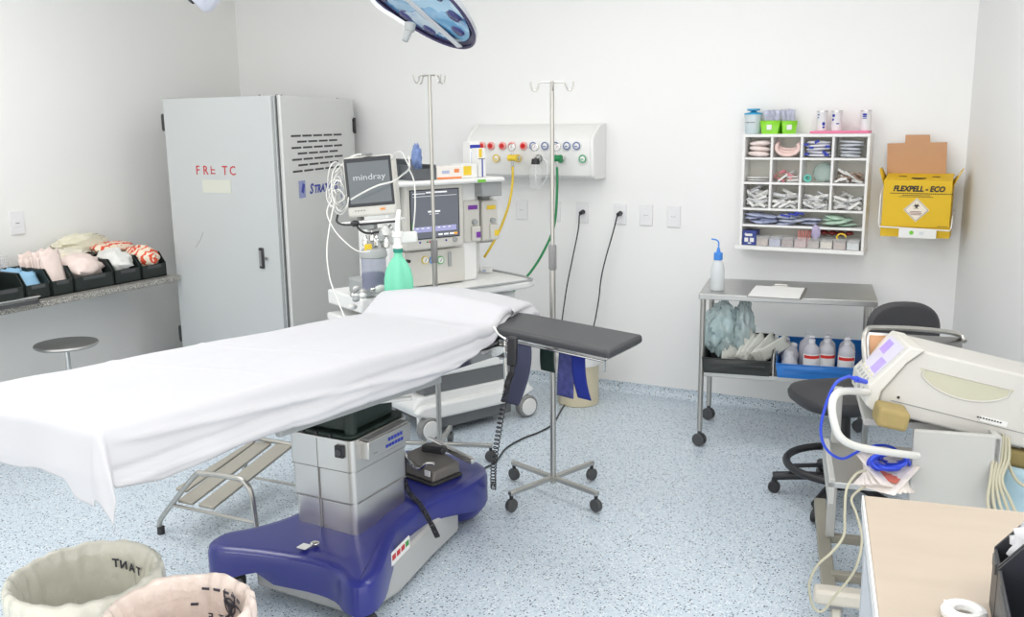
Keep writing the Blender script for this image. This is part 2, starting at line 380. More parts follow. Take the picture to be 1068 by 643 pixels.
# ------------------------------------------------------------------ sheet draped over the table
PH = [(1.28, .145), (1.33, .15), (1.44, .165), (1.52, .16), (1.67, .145), (1.87, .148), (2.08, .15), (2.35, .15), (2.53, .145), (2.73, .125), (2.88, .10), (3.04, .075), (3.2, .05), (3.45, .04)]
QH = [(-2.3, .17), (-2.05, .135), (-1.97, .14), (-1.90, .13), (-1.81, .135), (-1.785, .17), (-1.77, .178), (-1.72, .185)]
def lerp(T_, x):
    if x <= T_[0][0]: return T_[0][1]
    for (a, u), (c, v) in zip(T_, T_[1:]):
        if x <= c: return u+(v-u)*(x-a)/(c-a)
    return T_[-1][1]
SX0, SX1, SY0, SY1 = -2.30, -1.725, 1.30, 3.42
def sheet_top(x, y):
    z = bedz(y)+.012
    t = max(0, min(1, (y-3.02)/.16)); t2 = max(0, min(1, (3.42-y)/.05))
    z += .095*(t*t*(3-2*t))*(.6+.4*math.sqrt(t2))*(1-.35*abs((x+2.08)/.35)**1.5)
    z += .006*math.exp(-((y-3.0+.25*(x+2))/.03)**2)
    z += .0045*noise.noise(V((x*5, y*3, 1)))+.002*noise.noise(V((x*18+y*5, y*4, 7)))
    for (k, yy, w) in ((1, 1.85, .012), (-1, 2.2, .010)):      # pressed creases
        z += .0025*math.exp(-((y-yy-.05*math.sin(6*x))/w)**2)
    return z
def sheet(u, v):
    # u across -> -1..1 beyond the edges, v along
    NXs = .18; a = u*(SX1-SX0+.36)+SX0-.18   # cloth x
    w = v*(SY1-SY0+.22)+SY0-.22              # cloth y
    px = max(0, a-SX1); pf = max(0, SX0-a); q = max(0, SY0-w)
    x = min(max(a, SX0), SX1); y = max(w, SY0)
    side = 1 if px > 0 else -1
    P = lerp(PH, y); Q = lerp(QH, x)
    p = (px+pf)/.18*P; q = q/.22*Q
    if p > 0 or q > 0:
        if p > 0 and q > 0:
            ln = math.hypot(p, q)*.92; ph = math.atan2(q, p)
        elif p > 0: ln = p; ph = 0
        else: ln = q; ph = math.pi/2
        r0 = .018; tt = min(1, ln/(r0*1.57))
        out = r0*math.sin(tt*1.57); dn = r0*(1-math.cos(tt*1.57))+max(0, ln-r0*1.57)
        fl_ = .012*min(1, dn/.1)
        s = y*1.0 if ph < .1 else (x if ph > 1.5 else ph*.3)
        rip = dn/.15*(.0045*math.sin(s*13+1.3*math.sin(s*7))+.002*math.sin(s*31+dn*20))
        if ph < .1 and side > 0:
            d2 = dn-(.03+.055*(y-1.3))
            rip += .012*math.exp(-(d2/.009)**2)*(1 if y > 1.4 else max(0, (y-1.3)/.1))
            d3 = dn-(.10-.035*(y-1.3)); rip -= .008*math.exp(-(d3/.008)**2); d4 = dn-(.135-.03*(y-1.3)); rip += .007*math.exp(-(d4/.007)**2)
        ex = ey = 0.
        if 0 < ph < 1.57:
            k = (1-abs(ph-.6)/.6) if ph < .6 else (1-(ph-.6)/.97)
            k = max(0, k); ex = .28*k*dn; ey = -.06*k*dn; rip *= .5
        o = out+fl_+rip
        zt = sheet_top(x, y)
        return (x+side*(o*math.cos(ph)+ex), y-o*math.sin(ph)+ey, zt-dn)
    return (x, y, sheet_top(x, y))
b = B(); b.grid(sheet, 110, 260)
# head end: fold rolled over the end of the mattress
sh = b.put('bed_sheet', SHEET, None, smooth=180, solid=.002)
tag(sh, 'white cotton sheet draped over the operating table', 'sheet')
def roll(k, yy, zc, rr, drop):
    def f(u, v):
        a = v*math.pi*1.5-.5; x = SX0+u*(SX1-SX0+.01)
        r = rr*(1+.12*noise.noise(V((x*9, k*3, a))))
        return (x, yy+r*math.cos(a-1.2)*.9, zc+r*math.sin(a-1.2+.6))
    return f
hd = B(); 
def hend(u, v):
    x = SX0+u*(SX1-SX0+.004); y = SY1; zt = sheet_top(x, y); L = v*.15
    o = .018*math.sin(min(1, L/.03)*1.57)+.012*math.sin(L*70+noise.noise(V((x*6, 0, 0)))*2)*min(1, L/.03)+.006*noise.noise(V((x*14, L*20, 3)))
    return (x, y+o, zt-L+.002)
hd.grid(hend, 60, 24)
def hside(u, v):     # bunched side of the rolled pillow end, facing the room
    y = 3.2+u*.23; zt = sheet_top(SX1, min(y, SY1)); L = v*.10
    o = .012*math.sin(min(1, L/.02)*1.57)+.009*math.sin(L*95+u*5)*min(1, L/.02)
    return (SX1+.012+o, y, zt-L-.004)
hd.grid(hside, 30, 24)
hd.put('rolled_fold', SHEET, sh, smooth=180, solid=.002)

# ------------------------------------------------------------------ foot control cradle on the table base
FC = thing('foot_control', 'black foot control with a wire guard resting on the blue base', 'pedal', (-1.93, 2.93, .236), rz=R(-14))
B().prism(rrect(-.10, .10, -.085, .085, .02), 0, .012).put('base_plate', BLACKR, FC, bevel=.004)
b = B(); 
v = [b.bm.verts.new(p) for p in ((-.09, -.075, .012), (.09, -.075, .012), (.09, .075, .012), (-.09, .075, .012), (-.095, -.08, .085), (.085, -.06, .05), (.085, .075, .055), (-.095, .075, .095))]
for f in ((0, 1, 5, 4), (1, 2, 6, 5), (2, 3, 7, 6), (3, 0, 4, 7), (4, 5, 6, 7), (3, 2, 1, 0)): b.bm.faces.new([v[i] for i in f])
b.put('pedal_housing', mat('charcoal_plastic', (.15, .14, .13), .45), FC, bevel=.008)
B().tube([(-.10, -.09, .12), (-.06, -.092, .115), (-.02, -.092, .075), (.03, -.09, .06), (.07, -.088, .09), (.11, -.086, .10)], .006, smooth=5).put('wire_guard', CHROME, FC)
B().box((.02, .09, .085), (.26, .022, .022), ry=R(8)).put('guard_bar', CHROME, FC, bevel=.004)
B().box((.0, .02, .105), (.10, .04, .03), rz=.3).put('pedal', BLACK, FC, bevel=.008)
B().box((.06, -.075, .045), (.028, .004, .022)).put('pedal_label', PAPER, FC)
pts = [V((-2.0, 2.86, .33)), V((-1.97, 2.80, .30)), V((-1.90, 2.72, .26)), V((-1.80, 2.66, .235)), V((-1.735, 2.62, .20)), V((-1.72, 2.64, .14))]
def coil(path, rr, turns, tr, n=None, r_end=1):
    P = spline(path, 24); L = len(P); n = n or turns*9; out = []
    for i in range(n+1):
        f = i/n*(L-1); k = min(int(f), L-2); p = P[k].lerp(P[k+1], f-k); t = (P[k+1]-P[k]).normalized()
        a = t.cross(V((.3, 1, .1))).normalized(); c = t.cross(a); ph = 2*math.pi*turns*i/n
        out.append(p+(a*math.cos(ph)+c*math.sin(ph))*rr)
    return out
tag(B().tube(coil(pts, .008, 44, .002), .0028, n=5).put('coiled_cord', BLACK), 'short black coiled cord running down the side of the blue base', 'cord')

# ------------------------------------------------------------------ handset and its coiled cord
def sc_(p, k): p = V(p); return EYE+(p-EYE)*k
HC = far(534.5, 366, 3.42)
hs = thing('hand_control', 'black hand control hanging from the table rail beside the grey strap', 'remote control', HC)
B().box((0, 0, .0), (.036, .022, .11), ry=R(3)).put('body', BLACK, hs, bevel=.006)
B().cyl((0, 0, -.055), (-.005, 0, -.09), .011, .006).put('cord_boot', BLACKR, hs)
B().tube([(-.02, -.012, .045), (-.05, -.01, .06), (-.075, -.005, .085)], .004, smooth=4).put('hanger', CHROME, hs)
c0 = [HC+V((-.005, 0, -.085)), far(530, 398, 3.42), far(527, 412, 3.42), far(520, 450, 3.5), far(515, 485, 3.6), V((-1.735, 3.085, .16))]
tag(B().tube(coil(c0, .0105, 44, .002), .0024, n=5).put('coiled_cord', BLACK), 'long black coiled cord hanging from the hand control to the blue base', 'cord')

# ------------------------------------------------------------------ arm board
AB = thing('arm_board', 'black padded arm board sticking out from the head of the table', 'arm board', (-1.79, 3.205, .806), rot=Euler((R(7), R(.5), R(-15.5))))
def bpoly(L, w, k=10):
    P = [(L, -w), (L, w)]
    for i in range(k+1): a = R(90+180*i/k); P.append((w+w*math.cos(a)*1.0, w*math.sin(a)))
    return P
b = B().prism(bpoly(.665, .102), .002, .036).put('pad', VINYL, AB, bevel=.012, seg=3)
B().prism(bpoly(.645, .092), -.008, .002).put('support_plate', CHROME, AB, bevel=.002)
B().tube([(.08, -.092, -.012), (.63, -.092, -.012)], .0045).put('strap_rail', CHROME, AB)
B().tube([(.645, -.10, -.004), (.635, -.096, -.05)], .004).put('end_hook', CHROME, AB)
B().cyl((.05, -.02, -.04), (.05, -.02, -.01), .04).put('swivel', BLACK, AB, bevel=.004)
B().cyl((.05, -.02, -.13), (.05, -.02, -.04), .012).put('mount_post', CHROME, AB)
def strap(name, label, m_, x, w, L, tl, y=-.102, tw=0):
    root = AB.matrix_basis
    def f(u, v):
        z = -.004-v*L; xx = x+(u-.5)*w+tl*v*v+tw*math.sin(v*3)*.01; yy = y-.008+.012*math.sin(v*2.6+x*7)
        return root @ V((xx, yy+.01, z-.014))
    o = B().grid(f, 8, 24).put(name, m_, None, smooth=180, solid=.004); tag(o, label, 'strap', None); return o
strap('body_strap', 'slate grey fabric strap hanging nearest the hand control', SLATE, .235, .095, .25, -.075)
strap('body_strap', 'short dark green strap hanging under the middle of the arm board', DGREEN, .275, .07, .125, .012, y=.0)
strap('body_strap', 'dark blue strap wrapped in clear plastic under the arm board', mat('wrapped_strap', s2l(70, 74, 130), .25, var=.7, vs=35), .40, .08, .205, -.02, y=-.02)
strap('body_strap', 'bright navy strap hanging farthest right under the arm board', mat('bright_navy_strap', s2l(18, 38, 130), .8), .475, .062, .185, .014, y=-.04)
# ------------------------------------------------------------------ drip stands
def drip_stand(loc, rz, label, h, grip, hk=0):
    t = thing('drip_stand', label, 'drip stand', loc, rz)
    for k in range(4):
        a = R(90*k); c, s = math.cos(a), math.sin(a)
        l = B().box((c*.13, s*.13, .085), (.26, .022, .018), rz=a).put('leg', STEEL, t, bevel=.003)
        w = B().cyl((c*.25-s*.012, s*.25+c*.012, .032), (c*.25+s*.012, s*.25-c*.012, .032), .028, n=20).put('castor', DGREY, l, bevel=.004)
        B().cyl((c*.25, s*.25, .045), (c*.25, s*.25, .08), .008).put('castor_stem', BLACK, l)
    B().cyl((0, 0, .06), (0, 0, grip), .0125).put('lower_pole', STEEL, t)
    B().cyl((0, 0, grip), (0, 0, h), .0085).put('upper_pole', STEEL, t)
    B().lathe([(.013, 0), (.0165, .006), (.0165, .1), (.013, .106)], (0, 0, grip-.03), n=16).put('height_grip', MGREY, t)
    for k in range(2):
        a = R(90*k+28+hk)-rz
        pts = []
        for sgn in (-1, 1):
            q = [(0, 0), (.04, 0), (.052, -.006), (.058, -.022), (.066, -.033), (.078, -.03), (.084, -.015), (.086, .002)]
            P = [V((math.cos(a)*x*sgn, math.sin(a)*x*sgn, h-.004+z)) for x, z in q]
            pts = P[::-1] if sgn < 0 else pts+P[1:]
        B().tube(pts, .0032, n=6, smooth=3).put('hook', STEEL, t)
    return t
drip_stand((-1.65, 3.468, 0), R(-19), 'steel drip stand behind the arm board, its castors open on the floor', 1.765, 1.03)
d = drip_stand((-2.33, 3.62, 0), R(20), 'steel drip stand between the sheet and the anaesthesia machine', 1.82, 1.0, 40)
# ================================================================== LEFT COUNTER
ct = thing('counter', 'grey granite wall counter along the left wall', 'counter', (-4.65, 1.5, 0))
B().span(-4.9, -4.40, -1.2, 3.985, .688, .72).put('worktop', GRAN, ct, bevel=.004, loc=-ct.location)
B().span(-4.9, -4.88, -1.2, 3.985, .64, .688).put('wall_bracket', MACHG, ct, loc=-ct.location)
def pack(name, m_, w, h, th, curl=.02, seed=0, label=None, cat='packet', group=None):
    def f(u, v):
        k = noise.noise(V((u*3, v*3, seed)))
        return ((u-.5)*w, curl*math.sin(u*3.1+seed)*.6+.5*curl*k, v*h+.12*h*k*v)
    o = B().grid(f, 7, 7).put(name, m_, None, smooth=180, solid=th)
    return tag(o, label, cat, group)
PINKW = mat('pinkish_packet', s2l(232, 214, 206), .6, var=.10, vs=25)
BLUEP = mat('light_blue_packet', s2l(150, 195, 225), .55, var=.25, vs=12)
REDW = bpy.data.materials.new('red_printed_packet'); REDW.use_nodes = True
nt = REDW.node_tree; bs = nt.nodes['Principled BSDF']; tc = nt.nodes.new('ShaderNodeTexCoord'); wv = nt.nodes.new('ShaderNodeTexWave'); wv.inputs['Scale'].default_value = 9; wv.inputs['Distortion'].default_value = 6; wv.inputs['Detail Scale'].default_value = 3
cr = nt.nodes.new('ShaderNodeValToRGB'); cr.color_ramp.interpolation = 'CONSTANT'; cr.color_ramp.elements[0].color = (*s2l(236, 222, 200), 1); cr.color_ramp.elements[1].position = .62; cr.color_ramp.elements[1].color = (*s2l(222, 78, 48), 1)
nt.links.new(tc.outputs['Object'], wv.inputs[0]); nt.links.new(wv.outputs['Fac'], cr.inputs[0]); nt.links.new(cr.outputs[0], bs.inputs['Base Color'])
# open fronted picking bins: local x = depth into the wall (-x = back), y = width
def pick_bin(y, w, label, x=-4.47, d=.30, h=.145, fr=.08, m_=None, z=.721, rz=0, grp=None):
    t = thing('storage_bin', label, 'bin', (x, y, z), rz, grp)
    m_ = m_ or mat('dark_green_bin', s2l(34, 42, 40), .35)
    B().span(-d, 0, -w/2, w/2, 0, .006).put('bin_floor', m_, t)
    for s in (-1, 1):
        B().prism([(0, 0), (0, fr), (-.05, h), (-d, h), (-d, 0)], -.003, .003, Matrix.Translation((0, s*(w/2-.003), 0)) @ Matrix.Rotation(R(90), 4, 'X')).put('side_wall', m_, t)
    B().span(-.005, 0, -w/2, w/2, 0, fr).put('front_lip', m_, t, bevel=.002)
    B().span(-d, -d+.005, -w/2, w/2, 0, h).put('back_wall', m_, t)
    B().span(0, .003, -w*.28, w*.28, fr-.022, fr-.004).put('label_slot', DGREY, t)
    return t
bins = [(2.93, .17, 'dark storage bin at the left edge of the photo, behind the steel tray'), (3.095, .14, 'dark storage bin holding light blue packets'), (3.24, .13, 'dark storage bin holding upright pinkish packets'),
        (3.44, .255, 'dark storage bin with the long pinkish rolls, third bin from the cabinet'), (3.668, .18, 'dark storage bin with a white bag dotted blue'), (3.858, .18, 'dark storage bin nearest the grey cabinet, holding red printed packets')]
BN = [pick_bin(*q) for q in bins]
def fill(y, w, n, proto_m, nm, label, grp, h=(.12, .16), x0=-4.74, x1=-4.50, lean=.3, catg='packet', pw=.9, ang=90):
    first = None
    for i in range(n):
        if first is None:
            first = pack(nm, proto_m, w*pw, .15, .004, seed=y, label=label, cat=catg, group=grp); o = first
        else: o = first.copy(); COL.objects.link(o)
        k = i/max(1, n-1); hh = random.uniform(*h)/.15
        o.location = (x1+(x0-x1)*k, y+random.uniform(-.006, .006), .73); o.scale = (1, 1, hh)
        o.rotation_euler = (-lean*random.uniform(.2, 1.1), random.uniform(-.05, .05), R(ang)+random.uniform(-.08, .08))
fill(3.095, .13, 9, BLUEP, 'flat_packet', 'light blue flat packet standing in the second bin', 'light blue packets in the bin', h=(.12, .155), x0=-4.70, lean=.55)
fill(3.235, .13, 10, PINKW, 'flat_packet', 'pinkish paper packet standing upright in the bin beside the blue packets', 'upright pinkish packets', h=(.17, .235), x0=-4.70, lean=.25)
fill(3.07, .16, 4, CLEAR, 'plastic_bag', 'clear plastic bag standing behind the light blue packets', 'clear bags behind the blue packets', h=(.17, .25), x0=-4.82, x1=-4.75, lean=.2, catg='bag')
def lump(name, m_, c, r, label, cat, seed, amp=.25, freq=6., group=None, n=32):
    def f(u, v):
        a = 2*math.pi*u; t = math.pi*v; d = V((math.cos(a)*math.sin(t), math.sin(a)*math.sin(t), math.cos(t)))
        k = 1+amp*noise.noise(d*freq*.35+V((seed, 0, 0)))+amp*.5*noise.noise(d*freq+V((0, seed, 0)))+amp*.25*abs(noise.noise(d*freq*2.2+V((0, seed, 3))))
        return (d.x*r[0]*k, d.y*r[1]*k, d.z*r[2]*k)
    o = B().grid(f, n, n//2+2, wrapu=True).put(name, m_, None, smooth=60); o.location = c
    return tag(o, label, cat, group)
lump('packet_roll', PINKW, (-4.60, 3.44, .835), (.125, .125, .075), 'long pinkish paper roll lying in front in its bin', 'packet', 3, .16, 9)
lump('packet_roll', mat('cream_packet', s2l(228, 222, 205), .6, var=.08, vs=20), (-4.72, 3.45, .885), (.09, .13, .045), 'cream crumpled packet piled behind the pinkish roll', 'packet', 5, .3, 9)
lump('glove_bag', mat('cream_bag', s2l(226, 222, 200), .45, var=.1, vs=30), (-4.80, 3.62, .93), (.06, .17, .06), 'cream bag of gloves heaped against the left wall', 'bag', 8, .35, 12)
lump('plastic_bag', mat('white_bag_blue_dots', s2l(226, 226, 222), .4, var=.08, vs=60), (-4.59, 3.668, .835), (.12, .088, .075), 'white plastic bag with small prints in the fifth bin', 'bag', 11, .22, 9)
lump('printed_packet', REDW, (-4.58, 3.858, .835), (.12, .088, .075), 'packet with bold red print beside the grey cabinet', 'packet', 14, .15, 8)
lump('printed_packet', REDW, (-4.72, 3.78, .90), (.08, .14, .035), 'flat red printed packet lying behind the others', 'packet', 15, .2, 8)
tr = thing('steel_tray', 'stainless steel tray lying on the counter at the left edge of the photo', 'tray', (-4.52, 2.80, .7205))
B().prism(rrect(-.14, .14, -.24, .24, .03), .018, .021).put('tray_plate', STEEL_D, tr)
B().tube([(*p, .034) for p in rrect(-.15, .15, -.25, .25, .04)], .005, closed=True).put('rim', CHROME, tr)
b = B(); P = rrect(-.145, .145, -.245, .245, .035)
b.prism(P, .0, .018).put('tray_base', DGREY, tr)
# ------------------------------------------------------------------ revolving stool
st = thing('revolving_stool', 'round steel revolving stool beneath the left counter', 'stool', (-4.30, 3.10, 0))
B().lathe([(.0, .475), (.10, .478), (.15, .482), (.158, .49), (.155, .499), (.13, .503), (0, .503)], n=40).put('seat', STEEL_D, st)
B().cyl((0, 0, .25), (0, 0, .475), .013).put('screw_post', CHROME, st); B().cyl((0, 0, .10), (0, 0, .30), .022).put('sleeve', STEEL, st)
for k in range(4):
    a = R(90*k+20); B().tube([(.015*math.cos(a), .015*math.sin(a), .26), (.1*math.cos(a), .1*math.sin(a), .22), (.19*math.cos(a), .19*math.sin(a), .01)], .011, smooth=4).put('leg', CHROME, st)
B().tube([(.13*math.cos(R(10*k)), .13*math.sin(R(10*k)), .15) for k in range(36)], .007, closed=True).put('foot_ring', CHROME, st)
# light switch on the left wall
def plate(name, label, p, nrm, w=.075, h=.12, kind='switch', grp=None):
    rz = math.atan2(nrm[0], -nrm[1])
    t = thing(name, label, 'switch' if kind == 'switch' else 'socket', p, rz, grp)
    B().box((0, -.004, 0), (w, .008, h)).put('cover_plate', PLATE, t, bevel=.003)
    c = B().box((0, -.0085, 0), (w*.55, .003, h*.36)).put('insert', PLATE, t, bevel=.001)
    b = B()
    if kind == 'switch': b.box((0, -.0105, 0), (.022, .002, .005)).put('rocker', MGREY, c)
    else:
        for x in (-.0095, 0, .0095): b.cyl((x, -.0106, .0 if x else -.003), (x, -.0098, .0 if x else -.003), .0024, n=8)
        b.put('socket_hole', MGREY, c)
    return t
plate('wall_switch', 'white wall switch above the blue packets on the left wall', (-4.9, 3.305, 1.085), (1, 0), .085, .13)
# ================================================================== GREY CABINET
CB = thing('steel_cabinet', 'tall light grey steel cabinet with slotted vents and red letters', 'cabinet', (-4.0, 4.5, 0)); CL = -CB.location
ax, bx_, cxx = -4.445, -3.602, -3.875
B().prism([(ax+.005, 4.022), (bx_-.004, 4.022), (cxx-.02, 5.055), (ax+.005, 5.055)], .04, 1.768).put('body', CABG, CB, bevel=.003, loc=CL)
fd = B().span(ax, bx_-.012, 4.0, 4.021, .07, 1.765).put('door', CABG, CB, bevel=.003, loc=CL)
su = V((cxx-bx_, 5.055-4.03, 0)); sl = su.length; su.normalize(); sn = V((su.y, -su.x, 0))
srot = math.atan2(su.y, su.x)
sd = thing('x', 'x', 'x'); bpy.data.objects.remove(sd)
so = V((bx_, 4.022, 0))
o = B().box((sl/2+.012, -.011, .918), (sl-.02, .022, 1.70)).put('side_panel', CABG2, CB, bevel=.003, loc=so+CL); o.rotation_euler = (0, 0, srot); SP = o
B().box((.008, -.003, .918), (.004, .004, 1.70)).put('panel_gap', DGREY, SP)
# vents in rows
b = B()
L0, L1 = .10, .80
for r in range(7):
    z = 1.545-r*.0335
    k = 5 if r % 2 == 0 else 4
    off = 0 if r % 2 == 0 else .075
    for i in range(k): b.box((.13+off+i*.148+.06, -.0225, z), (.122, .003, .011))
b.put('vent_slots', BLACK, SP)
tx = text('lettering', 'S', .082, BLUET, SP, (.335, -.0226, 1.205), sx=.95*1.25, shear=.25, bold=.0026)
text('lettering', 'TRATTUS', .066, BLUET, SP, (.392, -.0226, 1.205), sx=1.22, shear=.25, bold=.0024)
b = B(); b.box((.235, -.0232, 1.238), (.085, .001, .10)); b.put('logo_plate', mat('logo_blue', s2l(150, 158, 205), .5, var=.25, vs=60), SP)
B().box((.245, -.0242, 1.243), (.03, .001, .055), ry=.4).put('logo_mark', BLUET, SP)
LT = lambda s, x, sz=.078: text('lettering', s, sz, REDT, fd, (x, 3.9993, 1.508-.0), sx=.82, bold=.0005)
fx = lambda px, py: by(px, py, 4.0)
x_ = fx(205.5, 181); z_ = x_.z
for ch, px in (('F', 205.5), ('R', 213), ('T', 233), ('C', 240.5)):
    text('lettering', ch, .074, REDT, fd, (fx(px, 181).x-.008, 3.9993, z_-.004), sx=.95, bold=.0004)
b = B(); ex = fx(219.8, 181).x
for q in ((ex+.006, z_+.022, .006, .046), (ex+.021, z_+.003, .032, .006), (ex+.021, z_+.024, .03, .006)): b.box((q[0], 3.9988, q[1]), (q[2], .001, q[3]))
b.put('lettering', REDT, fd)
p0 = fx(211, 187); p1 = fx(241.5, 201.5)
B().span(p0.x, p1.x, 3.9985, 3.9995, p1.z, p0.z).put('blank_label', mat('aged_label', s2l(206, 208, 196), .6), fd)
p = fx(273.5, 269)
hh = B().box((p.x, 3.995, p.z), (.036, .012, .12)).put('handle', BLACK, fd, bevel=.006)
B().box((p.x-.002, 3.987, p.z), (.016, .006, .09)).put('grip', MGREY, hh)
B().cyl((p.x+.042, 3.999, p.z-.0), (p.x+.042, 3.985, p.z), .010).put('lock', CHROME, fd)
def hinge(x, y, z, rz):
    b = B(); b.box((0, 0, 0), (.034, .03, .085)); b.cyl((-.0, -.012, -.05), (0, -.012, .05), .010)
    o = b.put('hinge', BLACK, CB, bevel=.002, loc=V((x, y, z))+CL); o.rotation_euler = (0, 0, rz)
    return o
hinge(ax-.012, 4.02, 1.63, 0); hinge(ax-.012, 4.02, .35, 0)
q = so+su*(sl+.005)
hinge(q.x+.02, q.y-.01, 1.60, srot); hinge(q.x+.02, q.y-.01, .35, srot)
for px in (264, 292, 297, 366): 
    pt = V((fx(px, 99).x, 4.05, 1.768)) if px < 280 else so+su*((px-285)/80*.9)+V((-.03, 0, 1.768))
    B().ball(pt, .008).put('bolt', MGREY, CB, loc=CL)
B().prism([(ax+.03, 4.05), (bx_-.03, 4.05), (cxx-.05, 5.03), (ax+.03, 5.03)], .0, .04).put('plinth', DGREY, CB, loc=CL)
B().tube([(fx(204, 258).x, 3.9995, fx(204, 258).z), (fx(209, 250).x, 3.9995, fx(209, 250).z), (fx(212, 242).x, 3.9995, fx(212, 242).z)], .0012, n=5).put('scratch', MGREY, fd)

# ================================================================== FOOTSTOOL
FS = thing('footstool', 'slatted steel footstool on the floor behind the blue table base', 'step stool', (-2.7, 2.6, 0)); FL_ = -FS.location
def fpl(px, py): return by(px, py, 2.42)
fr = [fpl(168.5, 559), fpl(167, 543), fpl(180.5, 524), fpl(203, 496), fpl(212, 493.5), fpl(246, 498), fpl(256, 503.5), fpl(263, 519), fpl(269, 546)]
fr[0].z = .012; fr[-1].z = .012
B().tube(fr, .0105, n=10, smooth=4).put('front_frame', STEEL, FS, loc=FL_)
for p in (fr[0], fr[-1]): B().cyl((p.x, p.y, .0), (p.x, p.y, .03), .0145).put('rubber_foot', BLACKR, FS, loc=FL_)
c0, c1 = fpl(179, 526), fpl(265, 544.5)
B().tube([c0, c1], .007).put('cross_bar', STEEL, FS, loc=FL_)
zs = (c0.z+c1.z)/2
yb = 2.97; zb = .235
def slat(pa, pb, qa, qb, nm='slat'):
    b = B(); v = []
    for p in (pa, pb, qb, qa): v.append((b.bm.verts.new(p), b.bm.verts.new(p-V((0, 0, .012)))))
    for i in range(4): j = (i+1) % 4; b.bm.faces.new((v[i][0], v[j][0], v[j][1], v[i][1]))
    b.bm.faces.new([a[0] for a in v]); b.bm.faces.new([a[1] for a in v][::-1])
    return b.put(nm, mat('grey_slat', s2l(172, 168, 158), .5, .3), FS, bevel=.003, loc=FL_)
ya = 2.435
def lin(px): # point on cross bar
    t = (px-179)/(265-179); p = c0.lerp(c1, t); return V((p.x, ya, p.z+.018))
def bk(px, py): return by(px, py, yb)
slat(lin(183), lin(199), bk(268, 460), bk(283, 461.5)); slat(lin(205), lin(221), bk(289, 461.5), bk(306, 463))
slat(lin(188)+V((-.09, .05, .02)), lin(192)+V((-.05, .05, .02)), bk(262, 459), bk(266, 460))
rf = [V((-2.98, yb, .012)), V((-2.96, yb, .10)), V((-2.90, yb, .22)), V((-2.80, yb, .232)), V((-2.60, yb, .232)), V((-2.50, yb, .22)), V((-2.46, yb, .10)), V((-2.45, yb, .012))]
B().tube(rf, .0105, n=10, smooth=4).put('rear_frame', STEEL, FS, loc=FL_)
B().tube([by(266, 498, yb), by(310, 506, yb)], .006).put('cross_bar', STEEL, FS, loc=FL_)
for p in (rf[0], rf[-1]): B().cyl((p.x, p.y, 0), (p.x, p.y, .03), .0145).put('rubber_foot', BLACKR, FS, loc=FL_)

# ================================================================== BINS WITH LINERS
def waste_bin(c, r, h, label, liner, body, seed, lab2):
    t = thing('waste_bin', label, 'waste bin', (*c, 0))
    B().lathe([(r*.80, 0), (r*.82, .004), (r*.97, h-.02), (r*1.0, h-.005), (r*.99, h), (r*.985, h-.004), (r*.975, h-.02), (r*.82, .02), (0, .02)], n=40).put('bucket', body, t)
    def fn(rr, z, a, j):
        k = 1+.011*noise.noise(V((math.cos(a)*11, math.sin(a)*11, z*16+seed)))+.006*noise.noise(V((math.cos(a)*26, math.sin(a)*26, z*30+seed)))+(.012 if 1 < j < 9 else .04)*noise.noise(V((math.cos(a)*4, math.sin(a)*4, z*5+seed)))+.010*math.sin(a*23+seed+3*noise.noise(V((a, z*3, seed))))
        kk = noise.noise(V((math.cos(a)*1.2, math.sin(a)*1.2, seed)))
        if j > 8: k += .05*abs(noise.noise(V((math.cos(a)*3.3, math.sin(a)*3.3, z*9+seed+5))))*-1+.05*noise.noise(V((math.cos(a)*2.3, math.sin(a)*2.3, z*7+seed)))
        return rr*k, z+(.03*kk if j < 3 else 0)+.008*noise.noise(V((math.cos(a)*5, math.sin(a)*5, seed+2)))*(1 if j > 2 else 3)
    prof = [(r*1.02, h*.32), (r*1.04, h*.5), (r*1.06, h*.65), (r*1.06, h*.80), (r*1.07, h*.92), (r*1.07, h*.97), (r*1.055, h+.008), (r*1.0, h+.016), (r*.95, h+.008), (r*.90, h-.02), (r*.885, h*.91), (r*.87, h*.87), (r*.86, h*.82), (r*.845, h*.77), (r*.83, h*.72), (r*.81, h*.66), (r*.79, h*.58), (r*.77, h*.5), (r*.70, h*.3), (r*.4, h*.2), (0.0, h*.18)]
    l = B().lathe(prof, n=200, fn=fn, cap=False).put('liner', liner, t, smooth=180, solid=.0015)
    return t, l
w1_, l1_ = waste_bin((-2.072, 1.475), .182, .44, 'waste bin with a cream liner at the bottom left corner', BINBAG, BEIGE, 1.3, '')
w2_, l2_ = waste_bin((-1.569, 1.342), .155, .53, 'waste bin with a pinkish liner showing a dark biohazard print', BINBAGP, BEIGE, 5.7, '')
def ringtext(s, size, parent, r, z, a0, tilt, m_, gap):   # printed letters on the inside of the liner, seen through it
    for i, ch in enumerate(s):
        a = a0+i*gap
        o = text('bag_print', ch, size, m_, parent, (r*math.cos(a), r*math.sin(a), z), rot=(R(90)+tilt, 0, a-R(90)), ext=.0002)
BP = mat('bag_print_ink', s2l(62, 62, 74), .5)
def onbag(px, py, c, r, z0): 
    p = fl(px, py, z0); return p
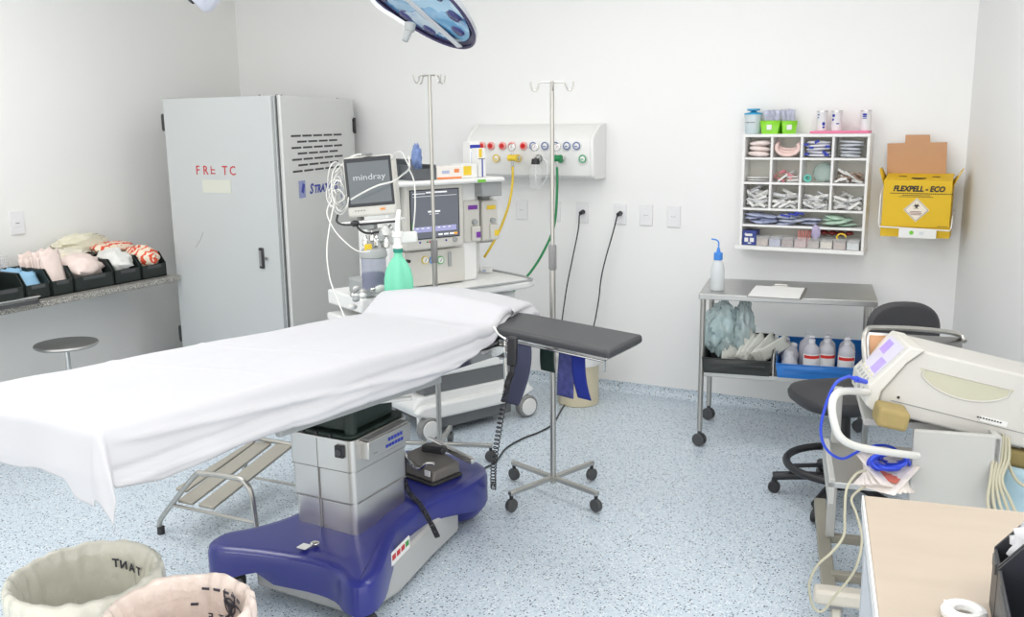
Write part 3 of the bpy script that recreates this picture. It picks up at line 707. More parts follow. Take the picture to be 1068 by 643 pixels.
# biohazard mark: three open rings, centre ring
def biohaz(parent, loc, rot, s, m_, ext=.0004):
    b = B()
    for k in range(3):
        a = R(90+120*k); cx_, cy_ = .55*s*math.cos(a), .55*s*math.sin(a)
        P = []
        for i in range(25):
            t = a+R(35)+(2*math.pi-R(70))*i/24; P.append((cx_+.55*s*math.cos(t), cy_+.55*s*math.sin(t)))
        Q = []
        for i in range(25):
            t = a+R(35)+(2*math.pi-R(70))*i/24; w = .22*s*math.sin(math.pi*i/24)+.03*s; rr = .55*s-w
            Q.append((cx_+rr*math.cos(t), cy_+rr*math.sin(t)))
        for i in range(24):
            v = [b.bm.verts.new((x, y, 0)) for x, y in (P[i], P[i+1], Q[i+1], Q[i])]
            b.bm.faces.new(v)
    for i in range(24):
        t0, t1 = 2*math.pi*i/24, 2*math.pi*(i+1)/24
        v = [b.bm.verts.new((q*s*math.cos(t), q*s*math.sin(t), 0)) for q, t in ((.52, t0), (.52, t1), (.40, t1), (.40, t0))]; b.bm.faces.new(v)
    o = b.put('biohazard_mark', m_, parent, solid=ext); o.location = loc; o.rotation_euler = rot; return o
# prints sit on the folded band of the liner, right side facing the room
def inner(c, r, a, z): return V((c[0]+r*math.cos(a), c[1]+r*math.sin(a), z))
def face_in(a, tilt=0): return (R(90)-tilt, 0, a-R(90)+0)
r2 = .155*.835
for (a, z, s) in ((R(80), .488, .042),):
    biohaz(w2_, (r2*math.cos(a), r2*math.sin(a), z), face_in(a), s, BP)
for i, ch in enumerate('ETNA'[::-1]):
    a = R(104-13*i); text('bag_print', 'ETNATCEFNI'[i], .026, BP, w2_, (r2*.985*math.cos(a), r2*.985*math.sin(a), .440), rot=face_in(a), mirror=True, ext=.0002, bold=.0006)
b = B()
for k in range(3): b.box((0, 0, 0), (.001, .001, .001))
for i in range(7):
    a = R(124-13*i); b.box((r2*1.0*math.cos(a), r2*1.0*math.sin(a), .515-.035*abs(i-3)/3 if i in (0, 6) else .52), (.002, .018, .006), rz=a)
b.put('bag_print', BP, w2_)
r1 = .182*.83
for i, ch in enumerate('TNAT'):
    a = R(108-10*i); text('bag_print', ch, .034, BP, w1_, (r1*math.cos(a), r1*math.sin(a), .392-.004*i), rot=face_in(a), mirror=True, ext=.0002, bold=.0012)
# liner can stretched: beige bin behind the arm board
bb = thing('pedal_bin', 'beige round bin standing by the back wall behind the arm board', 'waste bin', (-2.12, 4.80, 0))
B().lathe([(.115, 0), (.12, .005), (.118, .22), (.13, .26), (.13, .275), (.10, .285), (.0, .29)], n=36).put('bucket', BEIGE, bb)
B().lathe([(.132, .24), (.134, .285), (.12, .30), (.0, .305)], n=36).put('lid', WHITEP, bb)
# ================================================================== ANAESTHESIA MACHINE  (local x = width, local -y = its front)
AM = thing('anaesthesia_machine', 'white anaesthesia machine on castors with a grey screen and two vaporisers', 'anaesthesia machine', (-2.562, 3.848, 0), rz=R(65))
AMM = AM.matrix_basis.copy(); 
AMM = Matrix.Translation(V((-2.562, 3.848, 0))) @ Matrix.Rotation(R(65), 4, 'Z'); AMI = AMM.inverted()
AN = (AMM.to_3x3() @ V((0, -1, 0)))
def mp(px, py, off=0.):       # point of the machine face at depth `off` behind its front plane (local)
    d = sight(px, py); o = AMM @ V((0, off, 0)); t = ((o-EYE).dot(AN))/d.dot(AN); return AMI @ (EYE+d*t)
# base
def base_sec(x, w=0): return None
MR = Matrix(((1, 0, 0, 0), (0, 0, 1, 0), (0, 1, 0, 0), (0, 0, 0, 1)))
B().prism([(-.07, .17), (-.04, .115), (.66, .115), (.70, .17), (.66, .225), (.5, .24), (.1, .24), (-.03, .225)], .0, .50, MR).put('base', MACH, AM, bevel=.018, seg=3)
B().prism([(-.07, .15), (.02, .105), (.60, .105), (.70, .15), (.66, .185), (-.03, .185)], -.035, .02, MR).put('front_bumper', MACH, AM, bevel=.014, seg=3)
B().span(.07, .56, -.0, .44, .035, .115).put('underside', MACHD, AM, bevel=.01)
for x, y in ((.005, -.03), (.645, -.03), (.02, .44), (.62, .44)):
    w = B().cyl((x, y-.018, .062), (x, y+.03, .062), .062, n=32).put('castor', MGREY, AM, bevel=.006)
    B().cyl((x, y-.024, .062), (x, y-.016, .062), .048, n=32).put('castor_disc', WHITEP, w, bevel=.003)
    B().box((x, y+.045, .10), (.085, .03, .09)).put('castor_fork', MACH, w, bevel=.012)
# recess + drawers
B().span(.0, .555, .0, .44, .235, .32).put('recess_panel', MACHD, AM, bevel=.004)
B().span(-.03, .60, .0, .46, .315, .71).put('lower_cabinet', MACH, AM, bevel=.012)
for k, (za, zb) in enumerate(((.325, .45), (.46, .575), (.585, .70))):
    d_ = B().span(.0, .57, -.012, .0, za, zb).put('drawer', MACH, AM, bevel=.008)
    B().span(.20, .37, -.018, -.012, (za+zb)/2+.015, (za+zb)/2+.035).put('drawer_pull', MACHG, d_, bevel=.003)
# worktop with raised lip
wt = B().prism([(-.05, -.06), (.60, -.10), (.69, -.05), (.70, .38), (-.05, .44)], .735, .775).put('worktop', MACH, AM, bevel=.012)
B().tube([(.0, -.075, .779), (.58, -.09, .779), (.66, -.045, .779), (.68, .1, .779), (.68, .36, .779)], .006, smooth=3).put('worktop_lip', MACHG, wt)
# tower
B().span(-.09, .44, .13, .44, .775, 1.30).put('tower', MACH, AM, bevel=.012)
fpn = B().span(-.03, .34, .105, .13, .785, .965).put('flow_panel', CREAMF, AM, bevel=.004)
for px, col in ((443.5, s2l(222, 205, 120)), (451.5, s2l(120, 160, 215)), (459.5, s2l(110, 190, 120))):
    p = mp(px, 271, .10)
    g = B().cyl((p.x, .106, p.z), (p.x, .096, p.z), .021, n=28).put('gauge', mat('ring%d' % int(px), col, .4), fpn)
    B().cyl((p.x, .097, p.z), (p.x, .0945, p.z), .0155, n=28).put('gauge_face', PAPER, g)
    B().box((p.x, .094, p.z), (.002, .001, .02), ry=.6).put('needle', BLACKT, g)
p = mp(469, 270, .10); B().box((p.x, .10, p.z), (.02, .01, .075)).put('flow_tube', MACHG, fpn, bevel=.003)
p = mp(425, 272, .10); B().cyl((p.x, .11, p.z), (p.x, .08, p.z), .008).put('knob', BLACK, fpn)
# screen
q0, q1 = mp(421, 195, .08), mp(484, 256, .08)
q2 = mp(427.5, 199, .07); q3 = mp(479.5, 245, .07)
sc_o = B().span(q0.x, q1.x, .075, .12, q1.z, q0.z+.01).put('display_housing', CREAMF, AM, bevel=.012, seg=3)
B().span(q2.x-.002, q3.x+.002, .072, .078, q3.z-.005, q2.z+.002).put('bezel', SCREENB, sc_o)
B().span(q2.x+.004, q3.x-.004, .0705, .0725, q3.z, q2.z-.003).put('display_glass', SCREEN, sc_o)
W_, H_ = q3.x-q2.x, q2.z-q3.z
b = B()
for (u0, u1, v0, v1) in ((.32, .75, .93, .96), (.05, .3, .92, .935), (.05, .95, .865, .872), (.35, .6, .53, .565), (.38, .57, .49, .50)):
    b.span(q2.x+u0*W_, q2.x+u1*W_, .0695, .0705, q3.z+v0*H_, q3.z+v1*H_)
b.put('display_print', mat('display_white', (.8, .8, .82), .4, emit=(.8, .8, .82), es=.5), sc_o)
b = B(); b.span(q2.x+.05*W_, q3.x-.02, .0695, .0705, q3.z+.13*H_, q3.z+.24*H_)
b.put('display_menu', mat('display_lilac', s2l(150, 150, 190), .3, emit=s2l(150, 150, 190), es=.5), sc_o)
b = B()
for k in range(7): b.span(q2.x+(.1+.11*k)*W_, q2.x+(.15+.11*k)*W_, .069, .0695, q3.z+.2*H_, q3.z+.22*H_)
for k in range(3): b.span(q2.x+(.55+.12*k)*W_, q2.x+(.64+.12*k)*W_, .0695, .0705, q3.z+.04*H_, q3.z+.075*H_)
b.put('display_print', MATS['display_white'], sc_o)
B().span(q2.x+.88*W_, q2.x+.95*W_, .069, .0705, q3.z+.035*H_, q3.z+.08*H_).put('display_key', mat('display_amber', s2l(225, 160, 60), .3, emit=s2l(225, 160, 60), es=.5), sc_o)
b = B(); b.span(q2.x+.004, q2.x+.05*W_, .0695, .0705, q3.z+.02*H_, q3.z+.34*H_); b.put('display_bars', mat('display_green', s2l(90, 140, 90), .4), sc_o)
for u, cc in ((.18, BLUET), (.33, MATS['display_green']), (.38, REDT), (.72, BLUET)):
    B().cyl((q2.x+u*W_, .076, q3.z-.02), (q2.x+u*W_, .072, q3.z-.02), .005, n=12).put('button', cc, sc_o)
p = q3; B().cyl((q3.x-.03, .076, q3.z-.02), (q3.x-.03, .06, q3.z-.02), .012).put('rotary_knob', MACHG, sc_o, bevel=.002)
# top shelf
ts = B().span(-.115, .56, .03, .44, 1.30, 1.325).put('top_shelf', MACH, AM, bevel=.01)
B().span(.43, .56, .06, .42, 1.225, 1.30).put('shelf_bracket', MACHG, AM, bevel=.006)
p = mp(494, 186, .02)
B().span(.38, .43, .027, .031, 1.304, 1.318).put('green_label', mat('lime_label', s2l(120, 200, 60), .5), ts)
B().span(-.11, -.02, .12, .44, .775, 1.30).put('side_column', MACH, AM, bevel=.01)
B().span(.44, .60, .20, .40, .96, 1.0).put('vaporiser_rail', STEEL, AM, bevel=.005)
B().span(.43, .58, .30, .42, .775, 1.26).put('rear_panel', MACH, AM, bevel=.01)
VIO = mat('violet_label', s2l(125, 60, 165), .5)
for k, (pxa, pxb, pz, m_) in enumerate(((483.5, 501, 252, VIO), (503.5, 519.5, 250, YEL))):
    a, c = mp(pxa, 230, .12), mp(pxb, 230, .12); zt = mp(pxa, 209, .12).z; zb = mp(pxb, pz, .12).z
    v = B().span(a.x, c.x, .12, .24, zb, zt).put('vaporiser', CREAMF, AM, bevel=.012, seg=3)
    cx_ = (a.x+c.x)/2; w_ = c.x-a.x
    B().lathe([(.03, 0), (.034, .01), (.03, .035), (.02, .04), (0, .04)], (cx_, .18, zt), n=20).put('dial', MACHG, v)
    B().span(cx_-w_*.22, cx_+w_*.32, .117, .12, zt-.05, zt-.028).put('agent_label', m_, v)
    B().span(cx_-w_*.1, cx_+w_*.40, .10, .12, zb+.008, zb+.088).put('filler_block', CREAMF, v, bevel=.005)
    B().span(cx_+w_*.12, cx_+w_*.36, .097, .10, zb+.028, zb+.058).put('agent_key', m_, v)
    B().cyl((cx_+w_*.1, .10, zb+.11), (cx_+w_*.1, .12, zb+.11), .014).put('filler_cap', MACHG, v)
B().tube([mp(512, 187, .1)+V((0, 0, 0)), mp(512, 200, .1), mp(512, 207, .15)], .012).put('support_rod', MACH, AM)
# breathing block on the left of the tower
bb_ = B().span(-.30, -.11, .02, .20, .78, .86).put('breathing_block', MACHG, AM, bevel=.01)
B().span(-.32, .0, .03, .40, .70, .775).put('side_shelf', MACH, AM, bevel=.01)
def loc_of(px, py, D): return AMI @ far(px, py, D)
pc = loc_of(390, 282, 4.15)
cn = B().lathe([(.052, -.08), (.056, -.078), (.056, .06), (.05, .066), (0, .066)], pc, n=32).put('bellows_canister', mat('smoked_plastic', s2l(168, 172, 196), .12, alpha=.5), AM)
B().lathe([(0, -.078), (.048, -.076), (.05, -.02), (.047, -.01), (0, -.008)], pc, n=28, fn=lambda r, z, a, j: (r*(1+.12*math.sin(a*6)), z)).put('absorber_fill', mat('dark_navy_fill', s2l(48, 56, 84), .4), cn)
B().lathe([(.058, .06), (.062, .064), (.060, .085), (.045, .10), (0, .10)], pc, n=28).put('canister_lid', MACHG, cn)
B().ball(pc+V((.0, -.045, -.075)), .028, (1, .6, .8)).put('drain_cap', WHITEP, cn)
B().box(loc_of(384, 258, 4.1), (.035, .01, .03)).put('yellow_tag', YEL, AM, bevel=.003)
for (px, py, r, m_) in ((393, 252, .018, CHROME), (398, 247, .02, MACHG), (403, 254, .016, CHROME), (388, 247, .012, CHROME), (402, 241, .022, WHITEP), (396, 260, .014, MACHG), (381, 252, .014, CHROME)):
    q = loc_of(px, py, 4.15); B().lathe([(r*.6, -.02), (r, -.015), (r, .01), (r*.7, .016), (r*.5, .03), (0, .03)], q, n=16).put('valve', m_, AM)
B().tube([loc_of(396, 262, 4.2), loc_of(400, 243, 4.2), loc_of(409, 236, 4.2)], .014, smooth=4).put('manifold_pipe', CHROME, AM)
for k in range(14):
    q = loc_of(366+random.random()*36, 300+random.random()*22, 4.1+random.random()*.15)
    B().ball(q, .012+.01*random.random(), (1, 1, .7), n=10).put('connector', [WHITEP, MACHG, CHROME][k % 3], AM)
B().span(-.34, -.02, .03, .38, .62, .66).put('lower_tray', MACH, AM, bevel=.01)
B().tube([mp(413, 190, .15)+V((-.02, 0, -.02)), mp(405, 200, .1), mp(402, 215, .08)], .02).put('monitor_arm', MACH, AM)

# green breathing bag
gb = lump('breathing_bag', TEALP, (0, 0, 0), (.001, .001, .001), 'x', 'x', 1); bpy.data.objects.remove(gb)
gc = far(416, 287, 4.0)
def gbag(r, z, a, j): k = 1+.10*math.sin(a*5+.6)*min(1, r/.03)*(1 if z < .09 else .2); return r*k, z
g_ = B().lathe([(.0, -.13), (.03, -.125), (.052, -.11), (.060, -.06), (.058, -.01), (.050, .03), (.033, .062), (.019, .082), (.0165, .10), (.019, .104), (.019, .118), (.012, .12)], gc, n=40, fn=gbag).put('breathing_bag', TEALP)
tag(g_, 'mint green breathing bag hanging under its white connector beside the steel pole', 'breathing bag')
B().lathe([(.022, .118), (.022, .13), (.017, .132), (.017, .165), (.024, .168), (.024, .19), (.0, .19)], gc, n=20).put('neck_connector', WHITEP, g_)
B().lathe([(.0195, .100), (.021, .103), (.021, .116), (.0195, .119)], gc, n=20).put('neck_band', mat('teal_band', s2l(30, 140, 120), .4), g_)
B().tube([gc+V((0, 0, .185)), gc+V((-.01, .02, .23)), gc+V((-.03, .06, .27))], .011, smooth=5).put('hose', WHITEP, g_)

# ------------------------------------------------------------------ patient monitor
MO = thing('patient_monitor', 'patient monitor with a dark grey screen and cables hung on its left side', 'monitor', (0, 0, 0))
D = 4.12
c_ = far(386, 192, D); fwd = (EYE-c_).normalized()
Zl = V((0, 0, 1)); n_ = (V((fwd.x, fwd.y, 0)).normalized() @ Matrix.Rotation(R(14), 3, 'Z')); n_ = V((n_.x, n_.y, .06)).normalized()
xr = Zl.cross(n_).normalized(); up = n_.cross(xr)
roll_ = Matrix.Rotation(R(4.5), 3, n_); xr = roll_ @ xr; up = roll_ @ up
MO.matrix_world = Matrix(((xr.x, -n_.x, up.x, c_.x), (xr.y, -n_.y, up.y, c_.y), (xr.z, -n_.z, up.z, c_.z), (0, 0, 0, 1))) @ Matrix.Diagonal((1.1, 1, 1.04, 1))
mb = B().span(-.105, .098, .0, .10, -.135, .12).put('case', CREAMF, MO, bevel=.012, seg=3)
B().span(-.099, .094, -.004, .002, -.092, .115).put('bezel', SCREENB, MO, bevel=.003)
B().span(-.086, .084, -.0055, -.0035, -.078, .096).put('display_glass', mat('monitor_glass', s2l(88, 94, 98), .08, emit=s2l(105, 110, 112), es=.4), MO)
text('display_lettering', 'mindray', .036, mat('display_letter', (.4, .42, .44), .4, emit=(.45, .47, .49), es=.35), MO, (0, -.0056, .02), align='CENTER', sx=1.15)
B().box((.042, -.003, -.107), (.02, .004, .008)).put('alarm_lamp', mat('orange_lamp', s2l(240, 150, 70), .3), MO)
b = B()
for k in range(4): b.box((-.07+k*.012, -.002, -.108), (.006, .003, .004))
b.put('key', MGREY, MO)
B().box((0, .0, .127), (.04, .03, .008)).put('alarm_bar', MGREY, MO, bevel=.003)
B().span(-.075, -.072+.01, .03, .1, -.15, -.135).put('foot', MGREY, MO)
B().span(-.125, -.105, .01, .09, -.09, .05).put('module_rack', MACHG, MO, bevel=.004)
b = B()
for k in range(4): b.cyl((-.135, .05, -.07+k*.032), (-.122, .05, -.07+k*.032), .010, n=12)
b.put('connector', BLUET, MO)
pm = thing('monitor_shelf', 'white shelf plate with a black rim carrying the patient monitor', 'shelf', (0, 0, 0))
pm.matrix_world = MO.matrix_world.copy()
B().span(-.14, .105, -.01, .13, -.165, -.152).put('shelf_plate', MACH, pm, bevel=.004)
B().tube([(-.16, .05, -.12), (-.15, .0, -.15), (-.09, -.016, -.165), (.10, -.016, -.165)], .0045, smooth=4).put('front_rail', BLACK, pm)
B().span(-.06, .0, -.01, .06, -.19, -.165).put('clamp_block', MACHG, pm, bevel=.004)
B().span(-.04, .02, .03, .09, -.30, -.19).put('bracket', MACH, pm, bevel=.006)
B().box((.06, .06, -.24), (.20, .03, .05)).put('support_arm', MACH, pm, bevel=.008)
WCAB = mat('white_cable', s2l(226, 226, 222), .4); 
def cable(pts, r, m_, label, smooth=8, name='cable', cat='cable', group=None):
    return tag(B().tube(pts, r, n=8, smooth=smooth).put(name, m_, None, smooth=180), label, cat, group)
f = far
cable([f(350, 205, 4.15), f(344, 235, 4.1), f(341, 262, 4.05), f(344, 290, 4.0), f(352, 312, 3.95), f(360, 332, 3.9)], .0035, WCAB, 'thin white cable hanging long down in front of the grey cabinet')
cable([f(346, 208, 4.1), f(341, 222, 4.08), f(349, 240, 4.05), f(362, 254, 4.0), f(374, 262, 4.0), f(386, 262, 4.0)], .003, WCAB, 'thin white cable looping from the monitor to the canister')
cable([f(366, 208, 4.05), f(380, 200, 4.0), f(395, 193, 3.98), f(410, 189, 3.96), f(420, 182, 3.9), f(427, 175, 3.75), f(426, 163, 3.72)], .004, WCAB, 'white cable crossing in front of the monitor screen to the pole')
cable([f(427, 177, 3.72), f(432, 190, 3.75), f(433, 215, 3.75), f(431, 240, 3.78)], .003, WCAB, 'white cable hanging along the left steel pole')
cable([f(409, 166, 4.1), f(413, 159, 4.05), f(419, 159, 4.0), f(423, 166, 3.9), f(427, 174, 3.8)], .003, WCAB, 'white cable arching over the black bin to the pole')
cable([f(371, 233, 4.1), f(376, 240, 4.1), f(384, 243, 4.12), f(398, 241, 4.15)], .005, BLACK, 'short black cable under the monitor shelf')
lump('cable_plug', BLACK, far(370, 233, 4.1), (.022, .02, .014), 'black plug hanging under the monitor shelf', 'plug', 3, .2, 6, n=16)
for k in range(9):
    a = random.random()*6; cc = V((352+random.uniform(-4, 4), 198+random.uniform(-14, 12)))
    P = []
    rx, ry = random.uniform(4, 10), random.uniform(9, 22)
    for i in range(7):
        t = a+i*.9; P.append(f(cc.x+rx*math.cos(t), cc.y+ry*math.sin(t), 4.16+.03*math.sin(t*1.7+k)))
    cable(P, .0028, WCAB, 'thin white patient cable looped at the left side of the monitor', 5, 'patient_cable', 'cable', 'looped cables beside the monitor')
cable([f(350, 180, 4.2), f(357, 172, 4.2), f(366, 164, 4.2), f(376, 161, 4.22), f(382, 164, 4.22)], .005, WCAB, 'thick white cable arching over the top left of the monitor')
cable([f(346, 196, 4.2), f(350, 184, 4.2), f(360, 172, 4.21), f(370, 166, 4.22)], .004, WCAB, 'white cable rising behind the left edge of the monitor')
# ------------------------------------------------------------------ things on the machine's top shelf (z = 1.325)
def tops(px, y=.15):   # shelf point at local y under a sight column
    for z in (1.327,):
        d = sight(px, 180); n2 = d.copy(); P = AMI @ EYE; dl = AMI.to_3x3() @ d; t = (y-P.y)/dl.y; q = P+dl*t
        return q.x
def onsh(px, y): w = AMM @ V((tops(px, y), y, 1.326)); return w
def open_bin(name, label, c, rz, w, d, h, m_, cat='bin'):
    t = thing(name, label, cat, c, rz)
    B().span(-w/2, w/2, -d/2, d/2, 0, .005).put('bin_floor', m_, t)
    for s in (-1, 1): B().box((s*(w/2-.002), 0, h/2), (.004, d, h), ry=s*R(4)).put('side_wall', m_, t)
    B().box((0, d/2, h/2), (w, .004, h)).put('back_wall', m_, t); B().box((0, -d/2, h*.38), (w, .004, h*.76)).put('front_wall', m_, t)
    return t
p = onsh(435, .16)
open_bin('storage_bin', 'dark grey open bin on the machine top with a blue cloth in it', p, R(65), .13, .15, .075, mat('slate_bin', s2l(92, 96, 100), .4))
lump('blue_cloth', mat('blue_mottled_cloth', s2l(120, 142, 190), .7, var=.3, vs=50), p+V((.0, .0, .10)), (.025, .022, .075), 'blue mottled cloth bunched upright in the dark grey bin', 'cloth', 4, .35, 10)
p2 = onsh(413, .30)
open_bin('storage_bin', 'dark grey bin standing between the monitor and the steel pole', p2, R(65), .13, .16, .10, mat('slate_bin', s2l(92, 96, 100), .4))
def carton(name, label, c, rz, d, m_, strips=(), cat='box'):
    t = thing(name, label, cat, c, rz)
    B().span(-d[0]/2, d[0]/2, -d[1]/2, d[1]/2, 0, d[2]).put('carton', m_, t, bevel=.002)
    for (x0, x1, z0, z1, mm) in strips: B().span(-d[0]/2+x0*d[0], -d[0]/2+x1*d[0], -d[1]/2-.001, -d[1]/2, z0*d[2], z1*d[2]).put('print', mm, t)
    return t
ORA = mat('orange_print', s2l(235, 140, 80), .5); LILAC = mat('pale_print', s2l(180, 190, 215), .5)
p = onsh(462, .14); carton('carton', 'white carton with an orange stripe on the machine top', p, R(65), (.15, .12, .062), mat('cream_carton', s2l(238, 232, 226), .5), [(0, 1, 0, .16, ORA), (.2, .5, .45, .7, LILAC), (.7, .9, .5, .8, ORA)])
p = onsh(449, .13); carton('carton', 'small pale orange packet leaning at the left of the striped carton', p, R(50), (.03, .06, .05), mat('peach_carton', s2l(240, 205, 180), .5), [(0, 1, .6, .8, PAPER)])
p = onsh(484, .13); carton('carton', 'white carton with a yellow panel on the machine top', p, R(65), (.10, .10, .072), mat('white_carton', s2l(236, 236, 234), .5), [(.12, .62, .2, .85, YEL)])
p = onsh(492, .20); carton('carton', 'tall white carton with blue print behind the yellow panelled one', p, R(65), (.065, .07, .185), MATS['white_carton'], [(0, 1, .80, .90, BLUET), (.1, .3, .25, .7, LILAC)])
p = onsh(499, .14); carton('carton', 'tall white carton with yellow corner and navy edge', p, R(65), (.05, .07, .15), MATS['white_carton'], [(.1, .5, .68, .98, YEL), (.45, .6, .0, .62, BLUET), (.0, .9, .62, .64, BLACKT)])
# things on its worktop (z = .777)
def wk(px, py): return on(px, py, 2, .777)
p = wk(493, 282)
bo = thing('white_bottle', 'small white bottle with a dark cap ring on the machine worktop', 'bottle', p)
B().lathe([(0, 0), (.024, .0), (.026, .004), (.026, .075), (.02, .085), (.016, .087)], n=24).put('bottle_body', WHITEP, bo)
B().lathe([(.018, .086), (.018, .092), (.0, .093)], n=24).put('cap_ring', DGREY, bo); B().lathe([(.016, .093), (.015, .11), (0, .112)], n=20).put('cap', WHITEP, bo)
p = wk(508, 284); carton('syringe_box', 'small white plastic case lying on the machine worktop', p, R(30), (.06, .035, .03), WHITEP, [(.1, .4, .2, .7, LILAC)])
p = wk(470, 288); o = pack('film_packet', mat('pale_green_film', s2l(200, 228, 222), .4, alpha=.8), .13, .09, .003, .006, 2, 'pale green transparent packet lying flat on the worktop', 'packet'); o.location = p+V((-.02, -.02, .008)); o.rotation_euler = (R(-85), 0, R(60))

# ================================================================== GAS PANEL ON THE BACK WALL
GP = thing('gas_outlet_panel', 'long white medical gas panel on the back wall with red, blue, yellow and green outlets', 'gas panel', (-2.5, YB, 1.285)); GL = -GP.location
prof = [(5.12, 1.283), (4.985, 1.283), (4.955, 1.30), (4.94, 1.36), (4.935, 1.50), (4.95, 1.53), (5.06, 1.592), (5.12, 1.595)]
b = B(); Mx = Matrix(((0, 0, 1, 0), (1, 0, 0, 0), (0, 1, 0, 0), (0, 0, 0, 1)))
b.prism(prof, -2.905, -2.105, Mx).put('housing', WHITEP, GP, bevel=.006, loc=GL)
b = B(); b.prism([(y-.006 if y < 5.1 else y, z+(.004 if z > 1.4 else -.004)) for y, z in prof], -2.112, -2.088, Mx); b.put('end_cap', WHITEP, GP, bevel=.006, loc=GL); b = B(); b.prism([(y-.006 if y < 5.1 else y, z+(.004 if z > 1.4 else -.004)) for y, z in prof], -2.925, -2.9, Mx)
b.put('end_cap', WHITEP, GP, bevel=.006, loc=GL)
yf = 4.934
def outlet(px, pz, col, kind):
    p = by(px, pz, yf)
    r = .022
    b = B(); 
    if kind == 'red':
        o = B().lathe([(.024, 0), (.024, .008), (.019, .011), (.0, .011)], (0, 0, 0), n=24, rot=Matrix.Rotation(R(90), 3, 'X')).put('socket_ring', mat('pink_ring', s2l(236, 170, 165), .4), GP, loc=p+GL)
        B().lathe([(.015, .011), (.015, .016), (0, .016)], n=20, rot=Matrix.Rotation(R(90), 3, 'X')).put('socket_face', REDP, o)
        B().lathe([(.004, .016), (.004, .0175), (0, .0175)], n=10, rot=Matrix.Rotation(R(90), 3, 'X')).put('socket_hole', mat('dark_red', s2l(120, 15, 15), .5), o)
    else:
        m_ = {'blue': mat('blue_ring', s2l(110, 125, 175), .4), 'yellow': YEL, 'green': mat('green_ring', s2l(50, 160, 110), .4), 'grey': MGREY}[kind]
        o = B().tube([(.020*math.cos(R(12*k)), -.008, .020*math.sin(R(12*k))) for k in range(30)], .0035, n=6, closed=True).put('socket_ring', m_, GP, loc=p+GL)
        B().lathe([(.019, .0), (.019, .006), (.008, .012), (0, .014)], n=20, rot=Matrix.Rotation(R(90), 3, 'X')).put('socket_face', WHITEP, o)
        B().box((0, -.015, -.002), (.016, .003, .005)).put('socket_hole', m_, o)
    return p
for px in (503, 512.3, 524.3, 534, 546.3): outlet(px, 152, 0, 'red')
for px in (556.5, 568.7, 580, 591.5, 601.7): outlet(px, 152, 0, 'blue')
for px in (518, 541): outlet(px, 165, 0, 'yellow')
outlet(562.5, 165, 0, 'grey')
for px in (585, 608): outlet(px, 165.5, 0, 'green')
# regulators
def gauge(parent, p, m_, r=.021):
    Rm = Matrix.Rotation(R(90), 3, 'X')
    g = B().lathe([(r*.8, 0), (r, .004), (r, .018), (r*.86, .02), (r*.86, .0185), (0, .0185)], n=26, rot=Rm).put('pressure_gauge', CHROME, parent, loc=p)
    B().lathe([(r*.84, .0186), (0, .0192)], n=24, rot=Rm).put('gauge_face', PAPER, g)
    B().box((0, -.02, .003), (.0015, .001, r*.9), ry=.5).put('needle', REDT, g)
def regulator(name, label, px, pz, m_, gpx, gpz):
    p = by(px, pz, 4.87); t = thing(name, label, 'regulator', p)
    B().cyl((-.028, 0, 0), (.03, 0, 0), .019).put('body', m_, t, bevel=.004)
    B().cyl((.005, 0, 0), (.02, .06, .0), .010).put('probe', CHROME, t)
    B().cyl((0, 0, -.015), (0, 0, -.055), .009, .006).put('outlet_nozzle', CHROME, t); B().cyl((0, 0, .015), (0, 0, .03), .006).put('gauge_stem', CHROME, t)
    g = by(gpx, gpz, 4.86); gauge(t, g-p, m_); return t, p
r1, rp1 = regulator('gas_regulator', 'yellow gas regulator with a round gauge on the gas panel', 534.5, 164.5, YEL, 535, 153.5)
r3, rp3 = regulator('gas_regulator', 'green gas regulator partly behind the right steel pole', 581, 165, GREENP, 582, 153.5)
p = by(558.5, 169, 4.87); vb = thing('suction_bottle', 'clear suction bottle with a black cap hanging from the gas panel', 'suction bottle', p)
B().cyl((0, 0, -.012), (0, 0, .02), .026, .022).put('cap', BLACK, vb, bevel=.003)
B().cyl((0, .0, .02), (0, .05, .03), .009).put('probe', CHROME, vb)
B().lathe([(.027, -.012), (.036, -.03), (.038, -.14), (.032, -.15), (0, -.15), ], n=28).put('jar', CLEAR, vb)
B().cyl((0, 0, -.11), (0, 0, -.012), .004).put('dip_tube', WHITEP, vb)
gauge(vb, by(559, 153.5, 4.86)-p, MGREY)
B().tube([by(566, 163, 4.86)-p, by(571, 172, 4.85)-p, by(570, 185, 4.85)-p, by(563, 196, 4.85)-p, by(557, 197, 4.85)-p], .006, smooth=6).put('suction_tube', CLEAR, vb)
cable([rp1+V((0, 0, -.05)), by(534.5, 190, 4.86), by(531, 212, 4.80), by(522, 238, 4.72), by(512, 257, 4.62), by(505, 268, 4.6)], .0075, mat('yellow_hose', s2l(228, 196, 60), .4), 'yellow gas hose running from the wall panel to the machine', name='gas_hose', cat='hose')
cable([rp3+V((0, 0, -.05)), by(581, 200, 4.86), by(578, 235, 4.84), by(567, 262, 4.78), by(553, 284, 4.7), by(536, 303, 4.6), by(527, 325, 4.55)], .0075, GREENP, 'green gas hose running from the wall panel down behind the sheet', name='gas_hose', cat='hose')
